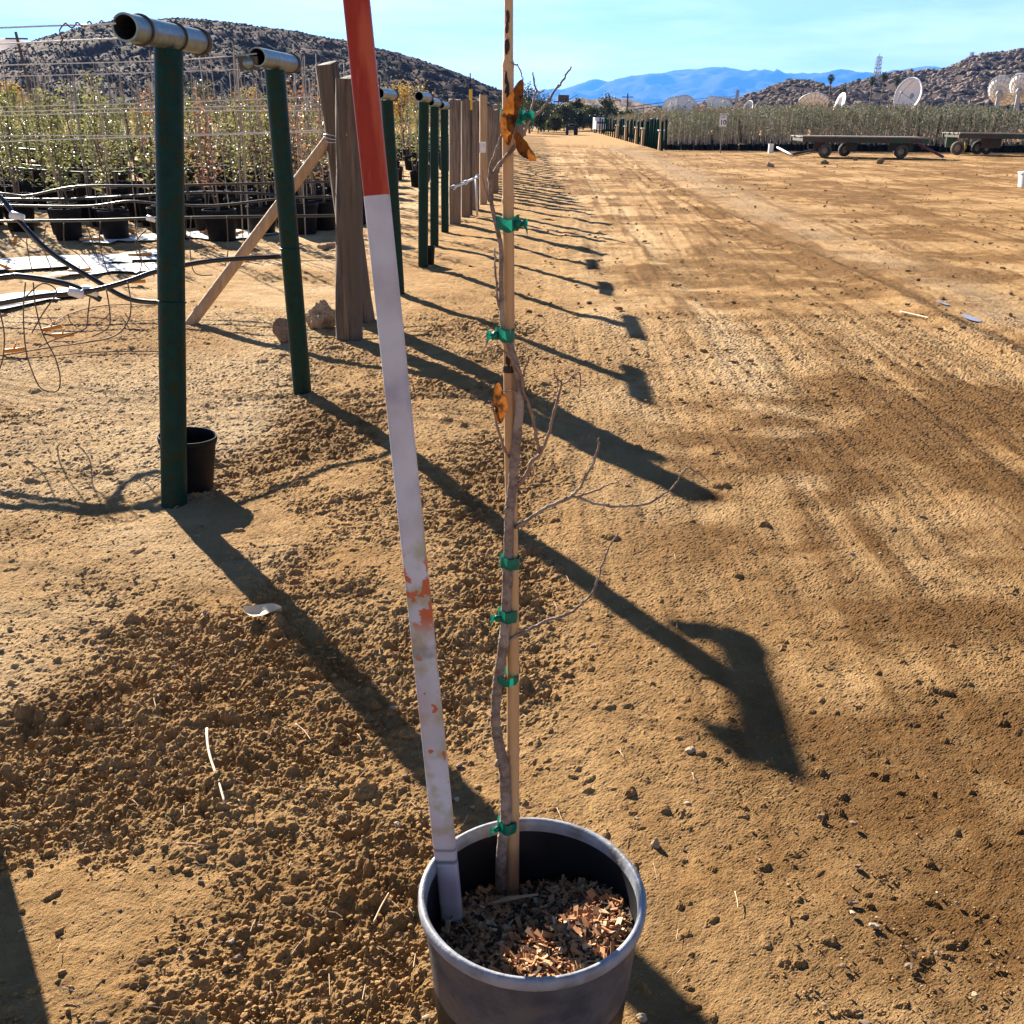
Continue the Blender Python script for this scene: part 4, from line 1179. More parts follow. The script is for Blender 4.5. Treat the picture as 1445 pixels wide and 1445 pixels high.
VAR = [make_plant('leaf_green', 1, 1.65), make_plant('leaf_olive', 2, 1.75, 200), make_plant('leaf_green', 3, 1.4, 150, .24), make_plant('leaf_olive', 4, 1.85, 150), make_plant('leaf_red', 5, 1.8, 110, .17), make_plant('leaf_olive', 6, 1.55, 120), make_plant('leaf_red', 7, 1.6, 120, .2)]
used = [False] * len(VAR)
rg = random.Random(8)
LG = 'staked saplings in black pots in the left nursery'
count = 0
rows = [14.0, 14.8, 15.6, 16.5, 18.0, 18.9, 20.0, 22.0, 23.2, 25, 27.5, 30, 33, 37]
for ri, Y in enumerate(rows):
    x = -.60 * Y - .4 + rg.uniform(0, .5); end = -2.3 if Y > 16 else -2.75
    stepx = .62 if Y < 22 else .74
    while x < end:
        if not (ri == 0 and rg.random() < .3):
            red = (x / Y > -.36 and x / Y < -.17 and Y < 26)
            ids = [4, 6, 1, 5] if red and rg.random() < .75 else [0, 1, 2, 3, 5, 0, 1]
            k = rg.choice(ids)
            o = VAR[k] if not used[k] else copy_tree(VAR[k])
            used[k] = True
            o.location = (x + rg.uniform(-.1, .1), Y + rg.uniform(-.2, .2), gz(x, Y)); o.rotation_euler = (rg.uniform(-.02, .02), rg.uniform(-.02, .02), rg.uniform(0, 6.28))
            s_ = rg.uniform(.92, 1.1); o.scale = (s_, s_, s_ * rg.uniform(.9, 1.08))
            col_ = {0: 'green leafed', 1: 'olive leafed', 2: 'bushy green', 3: 'tall olive leafed', 4: 'reddish leafed', 5: 'sparse olive leafed', 6: 'reddish sparse'}[k]
            where = 'in the front row beyond the hoses' if ri < 2 else ('in the middle rows of the left nursery' if ri < 7 else 'in the back rows of the left nursery')
            tag(o, f'{col_} staked sapling in black pot {where}', 'potted tree', LG); count += 1
        x += stepx * rg.uniform(.8, 1.25)
for k, u in enumerate(used):
    if not u:
        VAR[k].location = (-4 - k, 30, 0); tag(VAR[k], 'staked sapling in black pot in the back rows of the left nursery', 'potted tree', LG)
print('left plants', count)
# tall bare canes standing among the rows (uncountable)
mb = MB()
for k in range(150):
    Y = rg.uniform(14, 40); x = rg.uniform(-.6 * Y, -2.4)
    h_ = rg.uniform(1.7, 2.5); a = rg.uniform(-.12, .12)
    mb.tube([(x, Y, .0), (x + a, Y + rg.uniform(-.1, .1), h_)], [.009, .006], 5)
tag(mb.build('bamboo_canes', M['stake'], None), 'mass of thin bamboo canes rising above the left saplings', 'canes', kind='stuff')
# rows beyond
mb = MB()
for k in range(9000):
    Y = rg.uniform(40, 75); x = rg.uniform(-.62 * Y, -1.9)
    mb.cur = rg.choice([0, 0, 1, 2]); z = .35 + 1.5 * rg.random() ** 1.2
    mb.leaf((x, Y, z), rg.uniform(.1, .22), rg.uniform(.06, .12), (rg.uniform(-1, 1), rg.uniform(-1, 1), rg.uniform(-1, 1)), (0, 0, 1))
mb.cur = 3
for k in range(500):
    Y = rg.uniform(40, 75); x = rg.uniform(-.62 * Y, -1.9); mb.box((x, Y, .2), (.4, .4, .4))
for k in range(400):
    Y = rg.uniform(40, 75); x = rg.uniform(-.62 * Y, -1.9); mb.cur = 4; mb.tube([(x, Y, 0), (x, Y, rg.uniform(1.6, 2.3))], .012, 4)
mb.cur = 0
tag(mb.build('far_nursery_stock', [M['leaf_green'], M['leaf_olive'], M['leaf_red'], M['black_pl'], M['stake']], None), 'far rows of nursery plants beyond the left saplings', 'plants', kind='stuff')
# black low clutter hoses at back
for i, (Y, z) in enumerate(((13.2, .62), (17.0, .75), (19.0, .7), (22.3, .8))):
    P = [Vector((x, Y + .1 * math.sin(x), z + .06 * math.sin(x * 1.3 + i))) for x in np.arange(-.66 * Y, -2.2, .6)]
    tag(MB().tube(P, .017, 8).build('irrigation_hose', M['hose'], None, True, loc=P[0]), ['black hose just before the front pots', 'black hose behind the second pot row', 'black hose between the middle pot rows', 'farthest black hose among the pot rows'][i], 'hose', HG)


# ------------------------------------------------------------------ trees
def tree(name, label, x, y, h, cr, leafm, seed, group=None, n=900, ls=.3, trunk_h=.3, cat='tree'):
    rg = random.Random(seed); b = Vector((x, y, 0)); root = empty(name, b, label, cat, group)
    mb = MB(); th = h * trunk_h
    mb.tube([b, b + Vector((rg.uniform(-.1, .1), 0, th)), b + Vector((rg.uniform(-.3, .3), 0, h * .75))], [h * .03, h * .022, h * .008], 7)
    tips = []
    for k in range(9):
        a = rg.uniform(0, 2 * PI); z = rg.uniform(th, h * .7); e = b + Vector((math.cos(a) * cr * rg.uniform(.45, .85), math.sin(a) * cr * rg.uniform(.45, .85), z + h * rg.uniform(.08, .28)))
        mb.tube([b + Vector((0, 0, z)), (b + Vector((0, 0, z))).lerp(e, .5) + Vector((0, 0, .1)), e], [h * .012, h * .004], 5); tips.append(e)
    tips += [b + Vector((rg.uniform(-.2, .2) * cr, rg.uniform(-.2, .2) * cr, h * rg.uniform(.75, .97))) for _ in range(4)] + [b + Vector((rg.uniform(-.5, .5) * cr, rg.uniform(-.5, .5) * cr, h * rg.uniform(trunk_h, .7))) for _ in range(6)]
    mb.build('trunk', M['trunk'], root, True)
    cm = MB()
    for k in range(n):
        t = rg.choice(tips); sg = cr * .2
        p = t + Vector((rg.gauss(0, sg), rg.gauss(0, sg), rg.gauss(0, sg * .9)))
        if p.z < .2: continue
        cm.leaf(p, ls * rg.uniform(.6, 1.4), ls * rg.uniform(.4, .9), (rg.uniform(-1, 1), rg.uniform(-1, 1), rg.uniform(-1, .6)), (rg.uniform(-1, 1), rg.uniform(-1, 1), 1))
    cm.build('crown', M[leafm], root)
    return root


def tree_px(px, ytop, Y, wpx, leafm, label, seed, n=900, ls=None, name='broadleaf_tree', th=.25):
    p = pp(px, ytop, Y); cr = wpx / 2 / F * Y * 1.05
    tree(name, label, p.x, Y, max(1.5, p.z), cr, leafm, seed, None, n, ls or .0021 * Y, th)


tree_px(12, 118, 62, 52, 'leaf_yellow', 'golden leafed tree at the left edge under the hill', 1, 1100)
tree_px(285, 118, 62, 46, 'leaf_mid', 'yellow green tree above the saplings between the first two T posts', 2, 1100)
tree_px(352, 128, 64, 50, 'leaf_yellow', 'low golden tree behind the second T post', 3, 900)
tree_px(190, 150, 66, 46, 'leaf_yellow', 'small yellowish bush behind the nearest T post', 13, 700)
tree_px(568, 116, 48, 60, 'leaf_yellow', 'bright golden tree right of the measuring pole', 4, 1300)
tree_px(600, 130, 55, 46, 'leaf_yellow', 'low golden shrub beside the bright golden tree', 5, 700)
tree_px(537, 138, 70, 50, 'leaf_mid', 'dull green tree behind the measuring pole', 14, 700)
for i, (px, yt, Y, w, m, lb) in enumerate([
    (748, 130, 105, 46, 'leaf_dark', 'tall dark tree at the left of the road end, behind the twig'),
    (722, 140, 95, 40, 'leaf_dark', 'dark tree half hidden behind the bamboo stake'),
    (775, 152, 118, 26, 'leaf_dark', 'dark rounded tree at the left side of the road end'),
    (797, 147, 125, 34, 'leaf_dark', 'broad dark olive tree above the road end'),
    (782, 166, 112, 20, 'leaf_mid', 'small bright green bush at the road end'),
    (815, 138, 135, 12, 'leaf_dark', 'narrow dark cypress above the tractor'),
    (824, 145, 138, 16, 'leaf_yellow', 'yellow autumn tree right of the narrow cypress'),
    (803, 148, 140, 18, 'leaf_yellow', 'pale yellow tree left of the narrow cypress'),
    (836, 152, 130, 26, 'leaf_mid', 'mid green tree left of the white truck'),
    (856, 140, 130, 34, 'leaf_dark', 'large green tree behind the white truck'),
    (884, 157, 150, 26, 'leaf_mid', 'low green trees right of the big tree by the utility pole'),
    (760, 158, 108, 22, 'leaf_dark', 'dark bush beside the left fence end'), (736, 138, 120, 40, 'leaf_dark', 'dark tree behind the fence end, left of the twig tips'), (768, 145, 135, 34, 'leaf_dark', 'dark wide tree just right of the twig tips'), (842, 164, 140, 30, 'leaf_dark', 'low dark shrub behind the tractor'), (812, 158, 128, 26, 'leaf_dark', 'dark shrub straight behind the tractor'), (868, 160, 150, 30, 'leaf_mid', 'low green shrub right of the white truck')]):
    tree_px(px, yt, Y, w * 1.2, m, lb, 30 + i, 1700, name='cypress_tree' if 'cypress' in lb else 'broadleaf_tree', th=.15)

# distant orchard and scrub band behind the right nursery and at the road end
mb = MB(); rg = random.Random(12)
for k in range(9000):
    Y = rg.uniform(150, 260); u = rg.uniform(-.02, .22); x = u * Y
    mb.cur = rg.choice([0, 0, 1, 1, 2]); hh = 1.0 + 1.5 * (vn(np.array([x / 6]), np.array([Y / 9]), 3)[0] + .5)
    mb.leaf((x, Y, hh * rg.random() ** .6), rg.uniform(.4, .8), rg.uniform(.25, .5), (rg.uniform(-1, 1), rg.uniform(-1, 1), rg.uniform(-1, 1)), (0, 0, 1))
mb.cur = 0
tag(mb.build('far_scrub', [M['leaf_mid'], M['leaf_dark'], M['leaf_yellow']], None), 'far band of mixed green and rusty scrub behind the right nursery', 'scrub', kind='stuff')


# ------------------------------------------------------------------ right nursery
def plant_mesh(seed, h=2.1, n=60):
    rg = random.Random(seed); mb = MB()
    mb.cur = 0; mb.lathe((0, 0, 0), [(.001, 0), (.15, 0), (.19, .36), (.001, .34)], 8)
    mb.cur = 1; mb.tube([(0, 0, .3), (rg.uniform(-.04, .04), 0, h * .6), (rg.uniform(-.07, .07), 0, h)], [.022, .01], 5)
    mb.tube([(.05, 0, .3), (.05 + rg.uniform(-.05, .05), .02, h * rg.uniform(.95, 1.08))], [.011, .009], 4)
    mb.cur = 2
    for k in range(n):
        t = rg.random() ** .55; z = .55 + (h - .5) * t; a = rg.uniform(0, 2 * PI); rr = .2 * rg.random() ** .6
        mb.leaf((math.cos(a) * rr, math.sin(a) * rr, z), rg.uniform(.08, .16), rg.uniform(.04, .08), (math.cos(a), math.sin(a), rg.uniform(.2, 1.4)), (rg.uniform(-1, 1), rg.uniform(-1, 1), .6))
    return mb


RMATS = [M['black_pl'], M['stake'], M['leaf_right']]
RV = [plant_mesh(100 + k, 2.0 + .08 * k) for k in range(5)]
RO = [m.build('nursery_tree', RMATS, None) for m in RV]
RG = 'young trees in black pots in the right nursery block'
C0 = gp(940, 212); C0.z = 0
FR = gp(1470, 216); FR.z = 0
ud = (FR - C0); ud.z = 0; flen = ud.length; ud.normalize(); vd = Vector((.035, 1, 0)).normalized()
print('right block', C0, FR)
rg = random.Random(31); used = [False] * 5; cnt = 0
for row in range(4):
    s_ = .15 + .2 * (row % 2)
    while s_ < flen + 1 and cnt < 295:
        k = rg.randrange(5)
        if used[k]: o = RO[k].copy(); COL.objects.link(o)
        else: o = RO[k]; used[k] = True
        p = C0 + ud * (s_ + rg.uniform(-.08, .08)) + vd * (.5 + row * .7 + rg.uniform(-.12, .12))
        o.location = p; o.rotation_euler = (rg.uniform(-.03, .03), rg.uniform(-.04, .04), rg.uniform(0, 6.28)); q = rg.uniform(.84, 1.12) * (.74 + .26 * min(1, s_ / (flen * .5))); o.scale = (q ** .5, q ** .5, q)
        tag(o, ['slim potted nursery tree in the front row of the right block', 'slim potted nursery tree in the second row of the right block', 'slim potted nursery tree behind the front rows of the right block', 'slim potted nursery tree behind the front rows of the right block'][row], 'potted tree', RG)
        cnt += 1; s_ += max(.3, flen / 74) * rg.uniform(.85, 1.15)
print('right plants', cnt, flen)
# remaining mass as one object
arr = [(np.array(m.v), m.f, m.m) for m in RV]
V = []; Fc = []; Mi = []; base = 0
def put(p, k, q, a):
    global base
    v, f, mi = arr[k]; c_, s_2 = math.cos(a), math.sin(a)
    w = np.stack([v[:, 0] * c_ - v[:, 1] * s_2, v[:, 0] * s_2 + v[:, 1] * c_, v[:, 2]], 1) * q + np.array([p.x, p.y, 0])
    V.append(w); Fc.extend([[i + base for i in ff] for ff in f]); Mi.extend(mi); base += len(v)
for row in range(4, 26):
    for _ in range(int(flen / .62)):
        p = C0 + ud * (rg.uniform(0, flen + 4)) + vd * (.5 + row * .72 * (1 + row * .03) + rg.uniform(-.2, .2))
        put(p, rg.randrange(5), rg.uniform(.93, 1.12) * (.76 + .26 * min(1, (p - C0).dot(ud) / (flen * .5))), rg.uniform(0, 6.28))
for _ in range(420):   # along the road side
    p = C0 + ud * rg.uniform(.3, 5) + vd * rg.uniform(3, 75)
    put(p, rg.randrange(5), rg.uniform(.7, .86), rg.uniform(0, 6.28))
me = bpy.data.meshes.new('nursery_tree_mass'); me.from_pydata(np.concatenate(V).tolist(), [], Fc)
for m in RMATS: me.materials.append(m)
me.polygons.foreach_set('material_index', Mi); me.update()
o = bpy.data.objects.new('nursery_tree_mass', me); COL.objects.link(o)
tag(o, 'dense block of young potted trees filling the right nursery behind the front rows', 'potted trees', kind='stuff')

# posts along the road side of the right block
PG = 'posts lining the road side of the right nursery'
proto = None
ends = [gp(936, 213), gp(845, 187)]
rg = random.Random(40)
N_ = 30
for i in range(N_):
    t = i / (N_ - 1); px = 934 - (934 - 846) * (1 - (1 - t) ** 1.0); py = 213 - (213 - 188.5) * t
    p = gp(px, py); p.z = 0
    hh = 1.38 + rg.uniform(-.08, .1)
    if i in (1, 9, 12, 17, 21):
        mb = MB(); mb.beam((p.x, p.y, -.1), (p.x + .02, p.y, .95), .22, .2); w = mb.build('wooden_post', M['wood_tan'], None, loc=p)
        tag(w, 'short tan wooden stub with white cap among the right road posts', 'fence post', PG)
        MB().box((p.x + .02, p.y, .99), (.34, .3, .07)).build('cap', M['white_pl'], w).location = (-p.x + p.x, 0, 0)
        w.children[0].data.transform(Matrix.Translation((0, 0, 0)))
        p = p + Vector((.35, .3, 0))
    if proto is None:
        proto = empty('steel_post', p, '', 'fence post', PG)
        MB().tube([p - Vector((0, 0, .1)), p + Vector((0, 0, 1.6))], .066, 10).build('pole', M['green_matte'], proto, True)
        MB().tube([p + Vector((-.03, -.17, 1.63)), p + Vector((.03, .17, 1.63))], .05, 10).build('crossbar', M['cap_matte'], proto, True)
        o = proto
    else: o = copy_tree(proto)
    o.location = p; o.scale = (1, 1, hh / 1.55); o.rotation_euler = (rg.uniform(-.03, .03), rg.uniform(-.05, .05), rg.uniform(-.3, .3))
    tag(o, 'nearest dark T post at the corner of the right nursery' if i == 0 else 'dark steel T post in the row along the right side of the road', 'fence post', PG)
# posts along the front of the right block
for i, px in enumerate((1302, 1327, 1343, 1358, 1374, 1391, 1407, 1423)):
    p = gp(px, 213); p.z = 0; o = copy_tree(proto); o.location = p + Vector((0, 1.0, 0)); o.scale = (1, 1, 1.16); o.rotation_euler = (0, rg.uniform(-.05, .08), .4)
    tag(o, 'dark T post standing against the nursery block behind the far trailer', 'fence post', 'dark posts behind the far trailer')

# leaning dark post
b_ = g3(1049, 211); t_ = pp(1041, 167, b_.y); tag(MB().tube([b_ - Vector((0, 0, .1)), b_.lerp(t_, .5), t_], [.13, .12, .11], 10, True, .06).build('wooden_post', M['dark_wood'], None, loc=b_), 'dark wooden post leaning left in front of the right nursery', 'fence post')

# ------------------------------------------------------------------ speed sign
b_ = g3(1016.5, 216.5); Ys = b_.y; root = empty('speed_sign', b_, 'white speed limit 10 sign on thin post by the right nursery', 'road sign')
tp = pp(1016.5, 160, Ys); pc_ = pp(1016.5, 169.5, Ys); wS = 9.5 / F * Ys; hS = 16.5 / F * Ys
MB().beam(b_ - Vector((0, 0, .1)), (b_.x, b_.y, tp.z - .02), .06, .04).build('post', M['dark_wood'], root)
mb = MB().box((b_.x, b_.y - .04, pc_.z), (wS, .012, hS)); pn = mb.build('panel', M['sign_white'], root)


def text(body, size, x, y, z, parent, m, name, bold=0):
    cu = bpy.data.curves.new(name, 'FONT'); cu.body = body; cu.size = size; cu.align_x = 'CENTER'; cu.align_y = 'CENTER'; cu.extrude = .001; cu.offset = bold
    to = bpy.data.objects.new(name, cu); COL.objects.link(to)
    me = bpy.data.meshes.new_from_object(to.evaluated_get(bpy.context.evaluated_depsgraph_get())); me.materials.append(m)
    bpy.data.objects.remove(to); o = bpy.data.objects.new(name, me); COL.objects.link(o); o.parent = parent
    base = Vector((0, 0, 0)); q = parent
    while q is not None: base += q.location; q = q.parent
    o.location = Vector((x, y, z)) - base; o.rotation_euler = (PI / 2, 0, 0)
    return o


yf = b_.y - .0475
text('SPEED', hS * .17, b_.x, yf, pc_.z + hS * .36, pn, M['sign_black'], 'lettering', .001)
text('LIMIT', hS * .17, b_.x, yf, pc_.z + hS * .20, pn, M['sign_black'], 'lettering', .001)
text('10', hS * .5, b_.x, yf, pc_.z - hS * .18, pn, M['sign_black'], 'numerals', .008)
mb = MB()
for (cx, cz, w_, h_) in ((0, .48, 1, .02), (0, -.48, 1, .02), (.48, 0, .03, 1), (-.48, 0, .03, 1)): mb.box((b_.x + cx * wS * .96, yf, pc_.z + cz * hS * .96), (max(w_ * wS * .92, .012), .002, max(h_ * hS * .92, .012)))
mb.build('border', M['sign_black'], pn)

# ------------------------------------------------------------------ trailers
def wheel(parent, c, r, w, ax, tyre='tyre_dusty', seed=0):
    c = Vector(c); ax = Vector(ax).normalized()
    t = MB().lathe(c - ax * w / 2, [(r * .6, 0), (r * .9, 0), (r, w * .22), (r, w * .78), (r * .9, w), (r * .6, w)], 28, ax).build('tyre', M[tyre], parent, True, auto=50)
    MB().lathe(c - ax * w / 2, [(r * .61, .01), (r * .55, .05), (r * .3, .06), (r * .27, .02), (r * .14, .02), (.001, .02)], 22, ax).build('rim', M['hub'], t, True)
    return t


def trailer(pxl, pxr, ywheel, ybed, wheels, label, tongue, Yd=0):
    p0 = g3(pxl, ywheel); p1 = g3(pxr, ywheel)
    Y = p0.y
    zb = pp(pxl, ybed, Y).z
    xl = p0.x; xr = pp(pxr, ywheel, Y).x
    root = empty('flatbed_trailer', (xl, Y, 0), label, 'trailer')
    wd = 2.2
    mb = MB(); n = 12
    for k in range(n):
        mb.box(((xl + xr) / 2, Y + wd * (k + .5) / n, zb + random.uniform(-.006, .006)), (xr - xl + random.uniform(-.06, .06), wd / n - .015, .05))
    mb.build('deck', M['deck'], root)
    mb = MB()
    mb.box(((xl + xr) / 2, Y + .06, zb - .14), (xr - xl, .09, .2)); mb.box(((xl + xr) / 2, Y + wd - .06, zb - .14), (xr - xl, .09, .2))
    for k in range(7):
        x = xl + .1 + (xr - xl - .2) * k / 6; mb.box((x, Y + wd / 2, zb - .13), (.09, wd - .24, .14))
    mb.build('frame', M['frame_rust'], root)
    for (px, near) in wheels:
        r = 9.2 / F * (Vector((0, Y, 0)) - CAMP).dot(FW)
        x = pp(px, ywheel, Y).x
        yy = Y + .12 if near else Y + wd - .15
        wheel(root, (x, yy, r), r, .22, (.0 if near else .15, -1, 0), 'tyre_dusty' if near else 'rubber')
        MB().beam((x, Y + wd * .5, r), (x, Y + wd * .5, zb - .2), .1, .5).build('axle_stand', M['frame_rust'], root)
    if tongue:
        a = Vector((xr - .1, Y + .9, zb - .3)); b = Vector((pp(tongue[0], tongue[1], Y).x, Y + .2, .08))
        MB().beam(a, b, .12, .1).build('drawbar', M['red_steel'], root)
    return root


trailer(1130, 1308, 222, 192.5, [(1164, 1), (1210, 0), (1272, 1), (1291, 0)], 'near flatbed trailer with grey plank deck and dusty wheels', (1334, 221))
trailer(1349, 1510, 219, 188, [(1351, 1), (1402, 0), (1416, 0)], 'second flatbed trailer in shade at the right edge', None)
# clutter near the trailers
p = g3(1309, 214); o = MB().rock((p.x, p.y, .12), (.3, .25, .16), .2, 2, 3).build('tub', M['purple'], None, True, loc=p); tag(o, 'small purple plastic tub on the ground between the trailers', 'tub')
p = g3(1087, 216); mb = MB().box((p.x, p.y, .2), (.22, .2, .42)); mb.box((p.x, p.y, .425), (.25, .23, .03)); tag(mb.build('utility_box', M['white_pl'], None, loc=p), 'white utility box standing right of the leaning dark post', 'box')
a, b = g3(1096, 215), g3(1118, 221); a.z = .25; b.z = .06
tag(MB().tube([a, a.lerp(b, .5), b], .05, 8).build('pipe', M['white_pl'], None, True, loc=b), 'pale pipe dropped on the dirt beside the white utility box', 'pipe')
a, b = g3(1118, 220), g3(1160, 212); a.z = .06; b.z = .12
tag(MB().tube([a, b], .06, 8).build('timber', M['dark_wood'], None, True, loc=a), 'dark timber lying from the pale pipe to the near trailer wheel', 'timber')
for (px, py, m, lb) in ((1357, 217, 'yellow', 'crumpled yellow strap hanging by the far trailer wheel'),):
    p = g3(px, py); mb = MB().tube([p + Vector((0, -.2, .6)), p + Vector((.05, -.25, .3)), p + Vector((-.08, -.3, .04)), p + Vector((.25, -.35, .03))], .05, 6); tag(mb.build('strap', M[m], None, loc=p), lb, 'strap')
p = g3(1387, 216); root = empty('trailer_jack', p, 'white and red jack stand under the far trailer', 'jack')
MB().beam(p, p + Vector((-.05, 0, .55)), .12, .12).build('leg', M['white_pl'], root); MB().beam(p + Vector((-.4, 0, .6)), p + Vector((-.05, 0, .2)), .06, .06).build('strut', M['white_pl'], root); MB().box(p + Vector((0.01, -.07, .22)), (.13, .02, .2)).build('band', M['red_steel'], root)

# white bucket on the right edge
p = g3(1452, 265); r_ = 17 / F * (p - CAMP).dot(FW); root = empty('bucket', p, 'white plastic bucket cut off by the right edge', 'bucket')
MB().lathe(p, [(.001, 0), (r_ * .85, 0), (r_ * .98, r_ * 1.15), (r_ * .95, r_ * 1.15), (r_ * .8, .02)], 28).build('body', M['white_pl'], root, True, auto=50)
MB().lathe(p, [(r_ * .99, r_ * 1.1), (r_ * 1.05, r_ * 1.12), (r_ * 1.05, r_ * 1.25), (r_ * .9, r_ * 1.27), (.001, r_ * 1.26)], 28).build('lid', M['white_pl'], root, True, auto=50)

# ------------------------------------------------------------------ tractor on the road
b_ = g3(806.5, 190.5); Yt = b_.y; s_ = Yt / F; root = empty('tractor', b_, 'small dark tractor driving on the road in the distance', 'tractor')
x0, y0 = b_.x, b_.y; W_ = 17 * s_; print('tractor', b_, W_)
MB().box((x0, y0 + 1.3, .75), (W_ * .42, 1.5, .4)).build('hood', M['dish_rib'], root)
mb = MB(); mb.box((x0, y0 + .5, .55), (W_ * .5, 1.2, .25)); mb.build('chassis', M['tractor'], root)
MB().box((x0, y0 + .35, .85), (W_ * .36, .4, .12)).build('seat', M['black_pl'], root)
for sx in (-1, 1):
    t = MB().lathe(Vector((x0 + sx * W_ * .36, y0, .42)) - Vector((.12, 0, 0)), [(.1, 0), (.38, 0), (.42, .05), (.42, .2), (.38, .25), (.1, .25)], 20, (1, 0, 0)).build('wheel', M['rubber'], root, True, auto=50)
    MB().lathe(Vector((x0 + sx * W_ * .3, y0 + 1.7, .3)) - Vector((.08, 0, 0)), [(.08, 0), (.27, 0), (.3, .04), (.3, .13), (.27, .17), (.08, .17)], 16, (1, 0, 0)).build('wheel', M['rubber'], root, True, auto=50)
    MB().box((x0 + sx * W_ * .36, y0, .9), (.3, .7, .06)).build('fender', M['tractor'], root)
mb = MB(); z1 = pp(806, 172.5, Yt).z
mb.tube([(x0 - W_ * .22, y0 - .1, .6), (x0 - W_ * .22, y0 - .1, z1), (x0 + W_ * .22, y0 - .1, z1), (x0 + W_ * .22, y0 - .1, .6)], .035, 6); mb.build('roll_bar', M['black_pl'], root)
MB().tube([(x0, y0 + .75, .8), (x0, y0 + .6, 1.15)], .03, 6).build('steering_column', M['black_pl'], root)

# white truck near trees
b_ = gp(847, 183); b_ = pp(847, 183, 112); b_.z = 0; x0, y0 = b_.x, b_.y; root = empty('box_truck', b_, 'white box truck with blue windscreen parked before the far trees', 'truck'); root.scale = (.85, .85, .6)
MB().box((x0, y0 + 2.6, 1.6), (1.25, 3.2, 1.9)).build('box_body', M['white_pl'], root); 
mb = MB().box((x0, y0 + .2, 1.1), (1.2, 1.4, .9)); mb.box((x0, y0 + .4, 1.75), (1.1, 1.0, .5)); mb.build('cab', M['white_pl'], root)
MB().box((x0, y0 - .12, 1.72), (.95, .03, .36)).build('windscreen', M['glass_blue'], root)
for sx in (-1, 1):
    for yy in (.2, 3.2): MB().lathe((x0 + sx * .5 - .1, y0 + yy, .35), [(.001, 0), (.35, 0), (.35, .2), (.001, .2)], 14, (1, 0, 0)).build('wheel', M['rubber'], root)


# ------------------------------------------------------------------ dishes, palms, towers
def dish(px, py, dpx, Y, face, label, seed=0, tall=None):
    c = pp(px, py, Y); R = dpx / 2 / F * Y; ax = Vector(face).normalized()
    base = Vector((c.x + (-ax.x) * R * .3, c.y - ax.y * R * .3, 0)); root = empty('satellite_dish', base, label, 'satellite dish', 'satellite dishes behind the right nursery')
    dep = R * .38
    prof = [(R * t, dep * t * t - dep * .5) for t in (0.02, .2, .4, .6, .8, 1)]
    back = [(R * t, dep * t * t - dep * .5 - R * .03) for t in (1, .8, .6, .4, .2, .02)]
    MB().lathe(c, prof + back, 36, ax).build('reflector', M['dish'], root, True)
    u, v = frame(ax); v = ax.cross(u)
    mb = MB()
    for k in range(20):
        a = 2 * PI * k / 20; d = u * math.cos(a) + v * math.sin(a)
        P = [c + d * (R * t) + ax * (dep * t * t - dep * .5 - R * .05) for t in (.15, .4, .7, 1)]
        mb.tube(P, R * .016, 4)
    for t in (.45, .75, 1.0):
        P = [c + (u * math.cos(2 * PI * k / 24) + v * math.sin(2 * PI * k / 24)) * R * t + ax * (dep * t * t - dep * .5 - R * .05) for k in range(25)]; mb.tube(P, R * .014, 4, False)
    mb.build('ribs', M['dish_rib'], root)
    mb = MB(); f = c + ax * R * .75
    for k in range(3):
        a = 2 * PI * k / 3 + .5; d = u * math.cos(a) + v * math.sin(a); mb.tube([c + d * R * .8 + ax * dep * .2, f], R * .018, 4)
    mb.rock(f, (R * .09,) * 3, .05, 1, 1); mb.build('feed', M['steel'], root)
    hub = c - ax * (dep * .5 + R * .12)
    mb = MB().tube([base - Vector((0, 0, 1)), (base.x, base.y, hub.z * .6), hub], [R * .2, R * .15, R * .12], 10); mb.rock(hub, (R * .2,) * 3, .1, 1, 2)
    mb.build('pedestal', M['steel'], root)


UPF = (.55, -.1, .8)
dish(949, 151, 26, 200, (-.3, -.8, .5), 'left dish of the tilted cluster at the left of the boulder hill')
dish(957, 150, 28, 204, (-.2, -.8, .55), 'middle dish of the tilted cluster at the left of the boulder hill')
dish(968, 150, 30, 196, (.25, -.8, .55), 'right dish of the cluster, turned towards the road')
dish(1007, 146, 22, 205, (.2, -.75, .65), 'upper dish of the pair above the speed sign')
dish(1018, 151, 28, 200, (.1, -.8, .6), 'lower broad dish of the pair above the speed sign')
dish(1057, 152, 18, 200, (-.85, -.45, .3), 'small narrow dish alone right of the speed sign')
dish(1148, 148, 40, 190, (.1, .55, .8), 'large ribbed dish below the boulder hill, seen from behind')
dish(1129, 157, 20, 195, (.9, .1, .5), 'pale edge on dish left of the large ribbed dish')
dish(1187, 148, 30, 210, (-.9, -.1, .25), 'pale dish turned sideways between the palm trunks')
dish(1284, 135, 44, 190, (-.86, -.48, .2), 'tall oval white dish in the middle of the boulder hill foot')
dish(1413, 130, 40, 190, (.7, .6, .45), 'ribbed dish near the right edge, left of two')
dish(1442, 126, 40, 185, (.75, .5, .5), 'ribbed dish cut off by the right edge')

rgp = random.Random(50)


